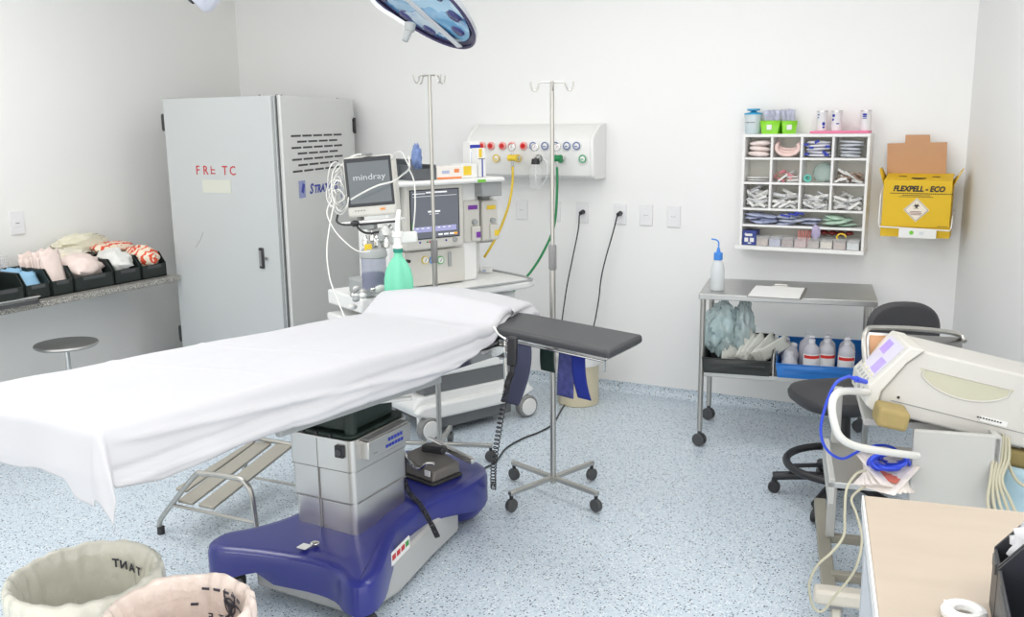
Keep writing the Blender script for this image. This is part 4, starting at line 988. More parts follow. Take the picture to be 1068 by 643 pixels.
# sockets
for i, (px, pz) in enumerate(((544.6, 218.4), (578.6, 220), (607.8, 221.5), (646.8, 223), (674.2, 224), (703, 225.6))):
    p = by(px, pz, YB)
    plate('wall_socket', ['white wall socket left of the right steel pole, under the suction bottle', 'white wall socket half hidden by the right steel pole', 'white wall socket with the left black plug in it', 'white wall socket with the right black plug in it', 'empty white wall socket, second from the right end', 'empty white wall socket at the right end of the row'][i], (p.x, YB, p.z), (0, -1), .078, .122, 'socket', 'wall sockets below the gas panel')
def plugc(px, pz, pts, label, l2):
    p = by(px, pz, YB-.02); t = thing('power_plug', label, 'plug', p)
    B().cyl((0, .008, 0), (0, -.03, -.004), .015, .011, n=14).put('plug_body', BLACK, t)
    B().cyl((0, -.028, -.004), (-.006, -.035, -.02), .006, .004, n=10).put('strain_relief', BLACKR, t)
    lab(B().tube([V((-.006, -.034, -.02))]+[q_-p for q_ in pts], .0042, n=8, smooth=8).put('power_cord', BLACK, t, smooth=180), l2)
plugc(607.5, 221, [by(603, 240, 5.06), by(597, 270, 5.04), by(591, 300, 5.03), by(586, 335, 5.02), by(583, 360, 5.0)], 'black plug in the socket just right of the steel pole', 'black power cord hanging from the left of the two plugs')
plugc(646.5, 222.5, [by(640, 240, 5.06), by(632, 268, 5.04), by(627, 290, 5.04), by(624, 315, 5.04), by(618, 345, 5.03), by(606, 385, 5.0), V((-2.03, 4.86, .02))], 'black plug in the fourth wall socket', 'black power cord hanging from the right of the two plugs')
cable([fl(602, 408, .006), fl(588, 423, .006), fl(577, 441, .006), fl(563, 450, .006), fl(545, 457, .006), fl(528, 467, .006), fl(517, 481, .006), fl(505, 488, .006)], .0045, BLACK, 'black power cord lying on the floor between the bin and the table base', name='floor_cable', cat='cord')
# ================================================================== CEILING SURGICAL LIGHT
SL = thing('surgical_light', 'round surgical lamp head hanging over the operating table', 'lamp', (-1.698, 2.536, 2.001))
nn = V((.36, .484, .797)).normalized(); xa = V((0, 0, 1)).cross(nn).normalized(); ya_ = nn.cross(xa)
SL.matrix_world = Matrix(((xa.x, ya_.x, nn.x, -1.698), (xa.y, ya_.y, nn.y, 2.536), (xa.z, ya_.z, nn.z, 2.001), (0, 0, 0, 1)))
r = .2515
B().lathe([(r*.97, -.012), (r*.985, -.008), (r*.985, .006), (r*.9, .02), (r*.7, .045), (r*.35, .06), (0, .065)], n=64, cap=False).put('housing', mat('lamp_grey', s2l(190, 194, 200), .3, .3), SL)
B().lathe([(r*.975, -.014), (r*.99, -.006), (r*.90, .0), (r*.90, -.006)], n=64, cap=False).tube([(r*.985*math.cos(R(6*k)), r*.985*math.sin(R(6*k)), -.01) for k in range(60)], .005, closed=True).put('rim', mat('lamp_rim', s2l(70, 66, 100), .25, .5), SL)
gl = bpy.data.materials.new('lens_painted_reflections'); gl.use_nodes = True; nt = gl.node_tree; bs = nt.nodes['Principled BSDF']; bs.inputs['Roughness'].default_value = .06; bs.inputs['Coat Weight'].default_value = 1
tc = nt.nodes.new('ShaderNodeTexCoord'); vo = nt.nodes.new('ShaderNodeTexVoronoi'); vo.inputs['Scale'].default_value = 9; vo.distance = 'CHEBYCHEV'; nt.links.new(tc.outputs['Object'], vo.inputs['Vector'])
cr = nt.nodes.new('ShaderNodeValToRGB'); E_ = cr.color_ramp.elements; E_[0].color = (*s2l(48, 58, 120), 1); E_[1].color = (*s2l(215, 235, 245), 1); e = E_.new(.35); e.color = (*s2l(88, 165, 215), 1); e = E_.new(.6); e.color = (*s2l(130, 190, 225), 1)  # navy, blue and pale cells paint reflections into the lens colour
sp_ = nt.nodes.new('ShaderNodeSeparateColor'); nt.links.new(vo.outputs['Color'], sp_.inputs[0]); nt.links.new(sp_.outputs[0], cr.inputs[0]); nt.links.new(cr.outputs[0], bs.inputs['Base Color'])
B().lathe([(0, -.018), (r*.45, -.015), (r*.9, -.004)], n=64, cap=False).put('lens', gl, SL, smooth=180)
for k in range(3):
    a = R(120*k+35)
    B().box((r*.48*math.cos(a), r*.48*math.sin(a), -.018), (r*.9, .035, .006), rz=a).put('reflector_spoke', mat('spoke_grey', s2l(200, 202, 205), .3), SL, bevel=.002)
for k in range(12):
    a = R(30*k+10); B().lathe([(.0, .0), (.022, -.002), (.024, .006)], (r*.74*math.cos(a), r*.74*math.sin(a), -.012), n=16, cap=False).put('reflector_cell', mat('cell_navy', s2l(58, 60, 118), .15), SL, smooth=180)
# side handle with sterilisable grip
hp = [V((r*1.0*math.cos(t), r*1.0*math.sin(t), .0)) for t in [0]]
iv = SL.matrix_world.inverted()
def lp(px, py, D=2.9): return iv @ far(px, py, D)
B().tube([lp(385, -4, 2.86), lp(396, 8, 2.86), lp(410, 17, 2.87), lp(424, 26, 2.87)], .007, smooth=5).put('handle_rail', WHITEP, SL)
g = B().cyl(lp(428, 24, 2.87), lp(427, 33, 2.87), .019, .015, n=20).put('handle_mount', MACHG, SL, bevel=.003)
B().cyl(lp(427, 31, 2.87), lp(422, 43, 2.87), .011, .0105, n=20).put('handle_grip', MACHG, SL, bevel=.003)
B().cyl((0, 0, .09), (0, 0, .16), .03).put('yoke_hub', WHITEP, SL)
B().tube([(0, 0, .15), (.0, -.02, .25), (.12, .10, .38), (.30, .30, .55)], .02, smooth=6).put('yoke', WHITEP, SL)
top = SL.matrix_world @ V((.30, .30, .55))
ar = thing('ceiling_arm', 'white arm carrying the surgical lamp from the ceiling', 'lamp arm', (top.x+.3, top.y+.2, ZC))
B().tube([top-ar.location, V((0, 0, -.25)), V((0, 0, -.06))], .028).put('arm_tube', WHITEP, ar); B().lathe([(.10, -.001), (.10, -.03), (.04, -.07), (0, -.07)], n=32).put('ceiling_plate', WHITEP, ar)
# second lamp head, only its corner shows at the top left
p = far(214, -14, 3.6); s2_ = thing('surgical_light', 'pale lamp part just showing at the top edge above the left wall', 'lamp', p)
B().lathe([(0, -.095), (.02, -.09), (.055, -.055), (.075, -.02), (.075, .06), (0, .07)], n=6).put('joint_cover', mat('pale_blue_grey', s2l(205, 208, 220), .4), s2_, bevel=.008)
B().cyl((-.05, -.03, -.045), (-.035, -.03, -.055), .012).put('screw', BLACK, s2_)
B().tube([(0, 0, .05), (0, 0, ZC-p.z)], .03).put('drop_tube', WHITEP, s2_)
# ================================================================== WALL SHELF WITH PACKETS
WS = thing('wall_shelf', 'white pigeonhole shelf on the back wall filled with small packets', 'shelf', (-.95, 5.12, .93)); WL = -WS.location
SHW = mat('white_shelf_board', (.84, .84, .83), .45)
sx0, sx1, yf_, ybk = -1.258, -.622, 4.985, 5.118
def brd(nm, *a): return B().span(*a).put(nm, SHW, WS, bevel=.0015, loc=WL)
brd('side_board', sx0, sx0+.014, yf_, ybk, .945, 1.516); brd('side_board', sx1-.014, sx1, yf_, ybk, .945, 1.516)
zs_ = [1.405, 1.277, 1.140, 1.052]
brd('top_board', sx0, sx1, yf_, ybk, 1.516, 1.532)
for z in zs_: brd('shelf_board', sx0+.014, sx1-.014, yf_, ybk, z-.006, z+.006)
xs_ = [sx0+.014, -1.105, -.953, -.798, sx1-.014]
for x in xs_[1:4]: brd('divider', x-.006, x+.006, yf_+.0012, ybk, zs_[2]+.006, 1.516)
brd('bottom_board', sx0-.02, sx1+.005, yf_-.025, ybk, .925, .945)
B().span(sx0+.002, sx1-.002, ybk-.004, ybk-.0005, .946, 1.515).put('back_panel', mat('shelf_back', s2l(226, 224, 214), .6), WS, loc=WL)
def cell(c, r):
    x0, x1 = xs_[c]+.007, xs_[c+1]-.007
    z0 = [1.405, 1.277, 1.140, 1.052][r]+.007
    return x0, x1, z0
def strip(nm, m_, w, h, th, curl, label, grp, seed=0, cat='packet'):
    return pack(nm, m_, w, h, th, curl, seed, label, cat, grp)
def heap(c, r, n, mats_, label, grp, w=.022, h=.085, zmax=.06, cov=(0, 1), th=.0025, nm='sealed_packet', flat=False):
    x0, x1, z0 = cell(c, r); protos = {}
    for i in range(n):
        m_ = mats_[i % len(mats_)]
        if m_.name not in protos: protos[m_.name] = strip(nm, m_, w, h, th, .006, label, grp, seed=i+c*3+r); o = protos[m_.name]
        else: o = protos[m_.name].copy(); COL.objects.link(o)
        k = i/n; xx = x0+.012+(x1-x0-.024)*(cov[0]+(cov[1]-cov[0])*random.random())
        yy = 5.0+random.random()*.06; zz = z0+.006+zmax*k*random.uniform(.5, 1)
        a = random.uniform(-1.2, 1.2)
        # lie roughly along x with random tilt inside the pigeonhole
        ang = R(90)+a*.55 if random.random() < .5 else R(-90)+a*.55
        if flat: o.rotation_euler = (R(8)+random.uniform(-.1, .1), R(90)+random.uniform(-.12, .12), 0)
        else: o.rotation_euler = (random.uniform(-.5, .5), ang, random.uniform(-.3, .3))
        dirx = math.sin(o.rotation_euler[1]) ; L = h
        xs = xx-dirx*L/2; xs = min(max(xs, x0+.006+max(0, -dirx*L)), x1-.006-max(0, dirx*L))
        dz = math.cos(o.rotation_euler[1])*L
        zz = max(zz, z0+.004-min(0, dz)); zz = min(zz, z0+.115-max(0, dz))
        o.location = (xs, yy, zz)
PW = mat('packet_white_a', (.78, .78, .76), .5, var=.06, vs=40); PW2 = mat('packet_grey_white', (.60, .61, .62), .45, var=.2, vs=25); PB = mat('packet_brown', s2l(150, 128, 112), .6, var=.2, vs=30)
PP = mat('packet_pink', s2l(226, 140, 150), .5, var=.2, vs=30); PT = mat('packet_teal', s2l(110, 200, 185), .5, var=.15, vs=30); PN = mat('packet_navy_print', s2l(120, 122, 175), .5, var=.5, vs=30); PGR = mat('packet_pale_green', s2l(196, 222, 204), .5, var=.1, vs=30)
PINKC = mat('pink_cotton', s2l(240, 212, 206), .8, var=.06, vs=25); 
def stackp(c, r, n, m_, label, grp, w, h, dz, z_off=0, xoff=0, nm='folded_packet', amp=.12):
    x0, x1, z0 = cell(c, r)
    for i in range(n):
        o = lump(nm, m_, ((x0+x1)/2+xoff+random.uniform(-.006, .006), 5.035+random.uniform(-.008, .008), z0+dz*(i+.5)+.002), (w/2, h/2, dz*.52), label, 'packet', i*3.3+c+r*7, amp, 5, grp, n=20)
        o.rotation_euler = (0, random.uniform(-.08, .08), random.uniform(-.15, .15))
stackp(0, 0, 3, mat('white_pink_packet', s2l(240, 226, 222), .6, var=.08, vs=50), 'white and pink folded packet in the top left pigeonhole', 'packets in the top left pigeonhole', .115, .08, .028)
# pink cotton roll curled like a nest
for i, (rr, zz) in enumerate(((.058, .0), (.060, .018), (.062, .036))):
    x0, x1, z0 = cell(1, 0); b = B(); xc = (x0+x1)/2
    P = [V((xc+(.058)*math.cos(t), 5.035, z0+.05+zz*.3+(.038-.006*i)*math.sin(t)+i*.002)) for t in [R(150+24*k) for k in range(11)]]
    P = [V((min(max(p.x, x0+.012), x1-.012), 5.01+.02*i, max(p.z, z0+.012+.010*i))) for p in P]
    tag(b.tube(P, .0095, n=10, smooth=4).put('cotton_roll', PINKC, None, smooth=180), 'soft pink cotton strip curled in the second pigeonhole of the top row', 'cotton roll', 'pink cotton strips in the top row')
stackp(2, 0, 5, mat('white_blue_packet', s2l(232, 232, 240), .5, var=.04), 'white packet with dark blue print stacked in the third top pigeonhole', 'blue printed packets in the top row', .125, .09, .0165, amp=.1)
x0, x1, z0 = cell(2, 0)
for (dx, dz) in ((-.05, .012), (.035, .02), (-.03, .045), (.05, .05), (-.055, .06), (.0, .075), (.048, .008)):
    o = pack('blue_wrapper', BLUET, .024, .012, .001, .001, dx*9, 'small dark blue wrapper edge among the printed packets', 'wrapper', 'blue wrappers in the top row'); o.location = ((x0+x1)/2+dx, 4.986, z0+dz); o.rotation_euler = (0, random.uniform(-.5, .5), 0)
stackp(3, 0, 5, mat('silver_packet', s2l(206, 210, 216), .35, var=.12, vs=25), 'silvery white pouch heaped in the top right pigeonhole', 'silvery pouches in the top right pigeonhole', .11, .085, .017, amp=.3)
stackp(0, 1, 2, PW, 'flat white packet lying at the bottom of the left pigeonhole, second row', 'flat packets in the second row', .12, .09, .012, xoff=-.006, amp=.08)
heap(1, 1, 22, [PP, PW, PB], 'thin pink, white or brown sachet in the second row, second pigeonhole', 'mixed sachets in the second row', w=.012, h=.06, zmax=.04)
x0, x1, z0 = cell(2, 1); 
for k in range(3): tag(B().tube([V((x0+.028+(.016-.004*k)*math.cos(R(24*i)), 5.0+.012*k, z0+.022+(.016-.003*k)*math.sin(R(24*i)))) for i in range(15)], .0045, closed=True).put('tubing_coil', PT), 'small teal coil of tubing in the third pigeonhole of the second row', 'tubing', 'teal tubing coils')
o = lump('plastic_wrap', mat('teal_film', s2l(205, 226, 220), .3, alpha=.5), ((x0+x1)/2+.02, 5.07, z0+.05), (.052, .02, .048), 'pale teal clear wrap behind the teal tubing', 'wrap', 3, .15, 5)
heap(3, 1, 30, [PB, PW, PB], 'thin brown and white sachet in the rightmost pigeonhole of the second row', 'brown and white sachets', w=.011, h=.055, zmax=.05)
for c, n in ((0, 46), (1, 36), (2, 32), (3, 32)):
    heap(c, 2, n, [PW, PW2, PW], ['white needle packet heaped in the leftmost pigeonhole of the third row', 'white needle packet in the second pigeonhole of the third row', 'white needle packet in the third pigeonhole of the third row', 'white needle packet in the rightmost pigeonhole of the third row'][c],
         ['needle packets, third row, leftmost', 'needle packets, third row, second', 'needle packets, third row, third', 'needle packets, third row, rightmost'][c], w=.013, h=.07, zmax=[.095, .08, .075, .065][c])
# long shelf of pouches (row 4)
z0 = 1.052+.008
def longp(x0, x1, n, m_, label, grp, seed, hmax=.06):
    for i in range(n):
        xx = random.uniform(x0+.045, x1-.045)
        o = lump('flat_pouch', m_, (xx, 5.03+random.uniform(-.015, .015), z0+.008+(hmax-.012)*i/n), (.05, .05, .0075), label, 'pouch', seed+i*1.7, .25, 6, grp, n=20)
        o.rotation_euler = (random.uniform(-.1, .15), random.uniform(-.15, .15), random.uniform(-.3, .3))
longp(sx0+.014, -1.06, 7, mat('lilac_film', s2l(196, 204, 232), .25, var=.15, vs=25, alpha=.85), 'lilac clear pouch at the left of the long shelf', 'lilac pouches on the long shelf', 1)
longp(-1.08, -.84, 8, mat('blue_white_film', s2l(206, 212, 232), .25, var=.25, vs=22), 'white pouch with blue edge in the middle of the long shelf', 'blue edged pouches on the long shelf', 20)
longp(-.85, -.65, 7, PGR, 'pale green pouch at the right of the long shelf', 'pale green pouches on the long shelf', 40)
for i, (x, m_) in enumerate(((-1.02, BLUET), (-.98, BLUET), (-.95, BLUET))):
    o = pack('blue_wrapper', m_, .05, .010, .001, .001, i, 'dark blue pouch edge sticking out on the long shelf', 'wrapper', 'blue pouch edges'); o.location = (x, 4.985, z0+.045+.008*i); o.rotation_euler = (0, R(8), 0)
# bottom row: blue case and clear tubs
bc = carton('blue_case', 'navy blue case with pale marks at the left end of the bottom shelf', V((-1.205, 5.03, .946)), 0, (.072, .08, .078), mat('navy_case', s2l(52, 68, 140), .4), [(.2, .72, .62, .78, PAPER), (.15, .42, .22, .5, PAPER), (.55, .85, .22, .5, PAPER), (.4, .65, .1, .18, PAPER)])
text('lettering', 'Accu', .016, PAPER, bc, (-.028, -.0415, .055), sx=1.2, shear=.2)
TUBC = [s2l(190, 172, 160), s2l(176, 180, 205), s2l(165, 142, 138), s2l(200, 170, 170), s2l(172, 158, 152), s2l(222, 214, 200), s2l(182, 160, 150), s2l(214, 220, 220)]
TD = ['brown', 'lilac', 'dark brown', 'red and white', 'grey brown', 'cream', 'tan', 'white']
for k in range(8):
    x = -1.133+k*.0655
    t = thing('clear_tub', 'clear plastic tub of %s pieces on the bottom shelf' % TD[k], 'tub', (x, 5.02, .9455), group=None)
    b = B(); w, d, h = .062, .085, .055
    b.span(-w/2, w/2, -d/2, -d/2+.0015, 0, h); b.span(-w/2, w/2, d/2-.0015, d/2, 0, h); b.span(-w/2, -w/2+.0015, -d/2, d/2, 0, h); b.span(w/2-.0015, w/2, -d/2, d/2, 0, h); b.span(-w/2, w/2, -d/2, d/2, 0, .0015)
    b.put('tub_wall', CLEAR, t)
    o = B().grid(lambda u, v: ((u-.5)*w*.93, (v-.5)*d*.9, .038+.007*noise.noise(V((u*4, v*4, k)))), 10, 10).put('contents_top', mat('tub_fill%d' % k, TUBC[k], .7, var=.35, vs=70), t)
    B().span(-w*.46, w*.46, -d*.45, d*.45, .002, .036).put('contents', MATS['tub_fill%d' % k], t)
tag(B().tube([V((-.735+.022*math.cos(R(20*i)), 5.0, 1.008+.018*math.sin(R(20*i)))) for i in range(12)], .004).put('tubing', YEL), 'small yellow loop of tubing standing in the tan tub', 'tubing')
for k in range(5):
    o = lump('red_packet', mat('dark_red_packet', s2l(120, 40, 36), .4), (-.87+k*.042, 5.04, 1.02+.006*random.random()), (.022, .03, .012), 'dark red packet lying on top of the clear tubs', 'packet', k*2.1, .2, 5, 'dark red packets on the tubs', n=16)
for k in range(6):
    tag(B().cyl((-.945+k*.01, 4.99+.005*(k % 2), .955), (-.95+k*.012, 5.0, 1.035), .003, n=8).put('red_topped_tube', mat('red_white_tube', s2l(214, 120, 110), .4)), 'thin red topped tube standing in the red and white tub', 'tube', 'red topped tubes')
tag(lump('lilac_film_bag', mat('lilac_bag', s2l(190, 180, 214), .25, alpha=.8), (-.86, 4.985, 1.03), (.022, .012, .035), 'small lilac bag hanging over the edge of the long shelf', 'bag', 3, .3, 8, n=20))
# on top of the shelf (z=1.532)
zt = 1.5325
jar = thing('lidded_jar', 'clear jar with blue base and blue lid at the left end of the shelf top', 'jar', (-1.222, 5.05, zt))
B().lathe([(0, 0), (.036, 0), (.042, .01), (.046, .09), (.046, .10)], n=28).put('jar_body', mat('frosted_plastic', s2l(226, 236, 240), .25, alpha=.75), jar)
B().lathe([(0, .002), (.036, .002), (.0415, .01), (.043, .032), (0, .034)], n=28).put('liquid', mat('cyan_fill', s2l(160, 225, 235), .3), jar)
B().lathe([(.047, .10), (.047, .108), (.02, .112), (.012, .118), (.034, .122), (.034, .13), (0, .131)], n=28).put('lid', mat('cyan_blue', s2l(50, 160, 205), .35), jar)
b = B(); b.box((-.005, -.0445, .06), (.05, .001, .004)); b.put('jar_print', MGREY, jar)
LIME = mat('lime_plastic', s2l(140, 215, 50), .35)
def basket(name, label, c, w, d, h, rz, n, lab2, grp):
    t = thing(name, label, 'basket', c, rz)
    b = B(); v = []
    for z, k in ((0, .82), (h, 1.0)):
        for (x, y) in ((-w/2*k, -d/2*k), (w/2*k, -d/2*k), (w/2*k, d/2*k), (-w/2*k, d/2*k)): v.append(b.bm.verts.new((x, y, z)))
    for i in range(4): j = (i+1) % 4; b.bm.faces.new((v[i], v[j], v[j+4], v[i+4]))
    b.bm.faces.new(v[:4][::-1])
    b.put('basket_body', LIME, t, solid=.003)
    B().box((-.002, -d/2*.93-.003, h*.5), (.026, .001, .026)).put('paper_label', PAPER, t)
    fs = None
    for i in range(n):
        M_ = Matrix.Translation(V(c)) @ Matrix.Rotation(rz, 4, 'Z')
        if fs is None:
            fs = strip('syringe_pack', mat('syringe_film', s2l(205, 208, 228), .25, var=.25, vs=40, alpha=.8), .022, .10, .002, .004, lab2, grp, seed=n); o = fs
        else: o = fs.copy(); COL.objects.link(o)
        o.location = M_ @ V((random.uniform(-w*.36, w*.36), random.uniform(-d*.3, d*.3), .022)); o.rotation_euler = (random.uniform(-.15, .15), random.uniform(-.25, .25), random.uniform(-.8, .8))
basket('plastic_basket', 'lime green basket of wrapped syringes beside the clear jar', (-1.123, 5.045, zt), .098, .08, .068, R(-3), 12, 'clear wrapped syringe standing in the left lime basket', 'syringes in the left lime basket')
basket('plastic_basket', 'narrower lime green basket turned at an angle, with wrapped syringes', (-1.038, 5.055, zt), .075, .075, .066, R(20), 9, 'clear wrapped syringe standing in the turned lime basket', 'syringes in the turned lime basket')
tag(B().box((-.775, 5.045, zt+.007), (.285, .11, .013)).put('tray', mat('pink_board', s2l(238, 130, 165), .5), None, bevel=.002), 'flat pink tray lying on the right half of the shelf top', 'tray')
def can(x, label, marks):
    t = thing('supply_tin', label, 'tin', (x, 5.04, zt+.014))
    B().lathe([(0, 0), (.0255, 0), (.0262, .003), (.0262, .092), (.0275, .094), (.0275, .10), (.022, .101), (0, .099)], n=28).put('tin_body', mat('tin_white', (.82, .82, .83), .3), t)
    B().lathe([(.0276, .094), (.0279, .097), (.0276, .1005)], n=28, cap=False).put('rim', CHROME, t)
    b = B()
    for (a, z, w, h) in marks:
        for k in range(4):
            aa = R(a)-w/2+w*(k+.5)/4; b.box((.0264*math.sin(aa), -.0264*math.cos(aa), z), (.0264*w/4*1.05, .0006, h*(.6+.4*math.sin(math.pi*(k+.5)/4))), rz=aa)
    b.put('blue_print', BLUET, t)
    return t
can(-.868, 'white tin with blue marks, leftmost on the pink tray', [(-35, .08, .5, .006), (-35, .066, .35, .006), (28, .035, .55, .018), (28, .018, .45, .01)])
can(-.796, 'white tin with blue marks, middle one on the pink tray', [(-30, .075, .6, .014), (-35, .055, .4, .012), (20, .035, .6, .006)])
can(-.656, 'white tin with a square blue stamp at the right end of the pink tray', [(-8, .078, .8, .012), (-8, .068, .8, .006), (-8, .06, .8, .004)])

# ================================================================== YELLOW SHARPS BOX
SB = thing('sharps_box', 'yellow cardboard sharps box with raised brown lid on the back wall', 'sharps box', (-.385, 5.0, 1.075), rz=0); SBL = -SB.location
X0, X1, Z0, Z1 = -.537, -.232, 1.085, 1.31
Y0, Y1 = 4.90, 5.08
b = B(); b.span(X0, X1, Y0, Y1, Z0, Z1)
box_ = b.put('box_body', CARDY, SB, loc=SBL, bevel=.0015)
B().span(X0-.003, X1+.003, Y0+.006, Y1, 1.035, Z0+.012).put('box_base', CARDY, SB, loc=SBL)
top_ = B().box(((X0+X1)/2, (Y0+Y1)/2-.01, Z1+.012), (X1-X0-.004, Y1-Y0-.02, .003), rx=R(10)).put('top_panel', CARDY, SB, loc=SBL)
b = B(); b.lathe([(0, 0), (.034, 0)], ((X0+X1)/2, (Y0+Y1)/2-.035, Z1+.0095), n=28, fn=lambda r, z, a, j: (r*(1 if abs(math.cos(a)) > .1 else 1), r*math.sin(a)*math.tan(R(10))*.6), cap=False)
b.put('top_slot', BLACKT, top_, )
for x in (-.075, .075): B().box(((X0+X1)/2+x, (Y0+Y1)/2-.01, Z1+.0145), (.036, .012, .001), rx=R(10)).put('top_print', BLACKT, top_)
# brown lid with tab (faces slightly open to the room)
lp_ = [(p_.x, p_.z) for p_ in [by(a_, c_2, 5.05) for a_, c_2 in ((925, 186), (925.5, 149.5), (944, 149), (944.5, 140.5), (970, 140.5), (970.5, 148.5), (988, 148), (986.5, 186))]]
lid = B().prism(lp_, -.002, .002, Matrix.Translation((0, 5.05, 0)) @ Matrix.Rotation(R(90), 4, 'X')).put('lid_flap', CARDB, SB, loc=SBL)
# side ears
for s, (xa_, xb_) in ((-1, (X0, X0-.028)), (1, (X1, X1+.038))):
    b = B(); v = []
    q = [(xa_, Y0+.02, Z1-.03), (xa_, Y1-.04, Z1-.0), (xb_, Y1-.05, Z1+.055), (xb_, Y0+.04, Z1+.05)]
    for p in q: v.append(b.bm.verts.new(p))
    b.bm.faces.new(v); b.put('side_ear', CARDY, SB, solid=.004, loc=SBL)
q = B().box((X1+.024, Y0+.075, Z1+.03), (.004, .035, .018), ry=R(30)).put('ear_slot', WHITEP, SB, loc=SBL)
text('lettering', 'FLEXPELL - ECO', .036, BLACKT, SB, (X0+.048, Y0-.001, 1.262)+SBL if False else V((X0+.045, Y0-.0012, 1.258))+SBL, sx=.9, shear=.2, bold=.0016)
b = B()
for k in range(34): b.box((X0+.035+k*.0083, Y0-.0008, 1.247), (.005, .001, .005))
for (z, x0_, x1_) in ((1.238, .09, .215), (1.231, .075, .23)):
    for k in range(22): b.box((X0+x0_+(x1_-x0_)*k/22, Y0-.0008, z), (.0045, .001, .0028))
for k in range(8): b.box((X1-.05+k*.0055, Y0-.0008, 1.092), (.0035, .001, .003))
b.put('printing', BLACKT, SB, loc=SBL)
dm = B().box((-.382, Y0-.001, 1.168), (.082, .001, .082), ry=R(45)).put('hazard_diamond', mat('diamond_white', s2l(236, 226, 210), .6), SB, loc=SBL)
b = B(); s_ = .037
P = [V((0, 0, s_*1.414)), V((s_*1.414, 0, 0)), V((0, 0, -s_*1.414)), V((-s_*1.414, 0, 0))]
b.tube([p+V((-.382, Y0-.002, 1.168)) for p in P], .0012, n=4, closed=True); b.put('diamond_border', BLACKT, dm)
biohaz(dm, V((-.382, Y0-.0022, 1.187)), (R(90), 0, 0), .0155, BLACKT)
b = B()
for (z, w) in ((1.160, .05), (1.153, .055), (1.146, .04)):
    k = 0
    x = -.382-w/2
    while x < -.382+w/2: b.box((x, Y0-.0018, z), (.004, .0006, .0038)); x += .0056
b.put('diamond_print', mat('maroon_print', s2l(110, 40, 50), .5), dm)
# wire bracket holding the box
wb = thing('wire_bracket', 'white wire bracket under the yellow sharps box', 'bracket', (-.385, 5.0, 1.05)); wl = -wb.location
B().tube([(X0-.012, 5.11, 1.30), (X0-.012, 4.92, 1.24), (X0-.012, 4.892, 1.10), (X0-.006, 4.885, 1.083), (X1+.004, 4.885, 1.075), (X1+.010, 4.892, 1.09), (X1+.010, 4.93, 1.14), (X1+.01, 5.11, 1.15)], .0035).put('wire', WHITEP, wb, loc=wl)
pl_ = B().span(-.452, -.285, 4.878, 4.883, 1.035, 1.077).put('name_plate', WHITEP, wb, loc=wl)
B().cyl((-.395, 4.8785, 1.06), (-.395, 4.877, 1.06), .010, n=20).put('lime_dot', MATS['lime_label'], pl_)
B().span(-.36, -.34, 4.877, 4.8785, 1.052, 1.066).put('plate_print', mat('pale_mark', s2l(215, 218, 222), .5), pl_)
B().span(-.455, -.30, 4.90, 5.11, 1.028, 1.034).put('support_plate', WHITEP, wb, loc=wl)

# ================================================================== STEEL SIDE TABLE WITH CRATES
rz = R(10.3)
CT = thing('side_table', 'stainless steel two-tier side table on castors by the back wall', 'side table', (-1.285, 4.354, 0), rz=rz)
CM = Matrix.Translation((-1.285, 4.354, 0)) @ Matrix.Rotation(rz, 4, 'Z')
Wd, Dp = .815, .48
B().span(0, Wd, 0, Dp, .752, .78).put('top', STEEL_D, CT, bevel=.003)
B().span(.02, Wd-.01, .02, Dp-.02, .362, .385).put('lower_shelf', STEEL_D, CT, bevel=.003)
B().span(.36, .365, .01, Dp-.03, .385, .50).put('divider', STEEL, CT)
for x in (.02, Wd-.02):
    for y in (.02, Dp-.02):
        l = B().cyl((x, y, .08), (x, y, .755), .0135).put('leg', STEEL, CT)
        B().cyl((x-.008, y-.018, .034), (x-.003, y-.006, .034), .032, n=24).cyl((x+.003, y+.006, .034), (x+.008, y+.018, .034), .032, n=24).cyl((x, y, .05), (x, y, .09), .010).put('castor', DGREY, l, bevel=.003)
def onct(x, y, z): return CM @ V((x, y, z))
# wash bottle
t = thing('wash_bottle', 'clear wash bottle with a blue cap and bent blue spout on the steel table', 'bottle', fl(748, 302, .781))
B().lathe([(0, 0), (.031, 0), (.034, .005), (.034, .10), (.026, .135), (.018, .15), (.018, .155)], n=28).put('bottle_body', mat('milky_plastic', s2l(225, 230, 232), .3, alpha=.8), t)
CB_ = mat('sky_blue_cap', s2l(70, 140, 225), .35)
B().lathe([(.021, .15), (.022, .155), (.021, .185), (.010, .19), (.006, .21), (0, .211)], n=24).put('cap', CB_, t)
B().tube([(0, 0, .20), (0, 0, .235), (-.012, -.002, .248), (-.035, -.006, .252)], .0038, smooth=5).put('spout', CB_, t)
# clipboard
t = thing('clipboard', 'clipboard with white sheets lying on the steel table', 'clipboard', fl(811, 305, .782), rz=R(6))
B().span(-.125, .125, -.16, .16, 0, .003).put('board', mat('grey_board', s2l(120, 116, 110), .5), t)
B().span(-.12, .115, -.155, .13, .003, .008).put('paper', PAPER, t)
B().span(-.04, .04, .125, .15, .003, .012).put('clip', STEEL, t, bevel=.003); B().cyl((-.03, .155, .012), (.03, .155, .012), .007).put('clip_spring', STEEL, t)
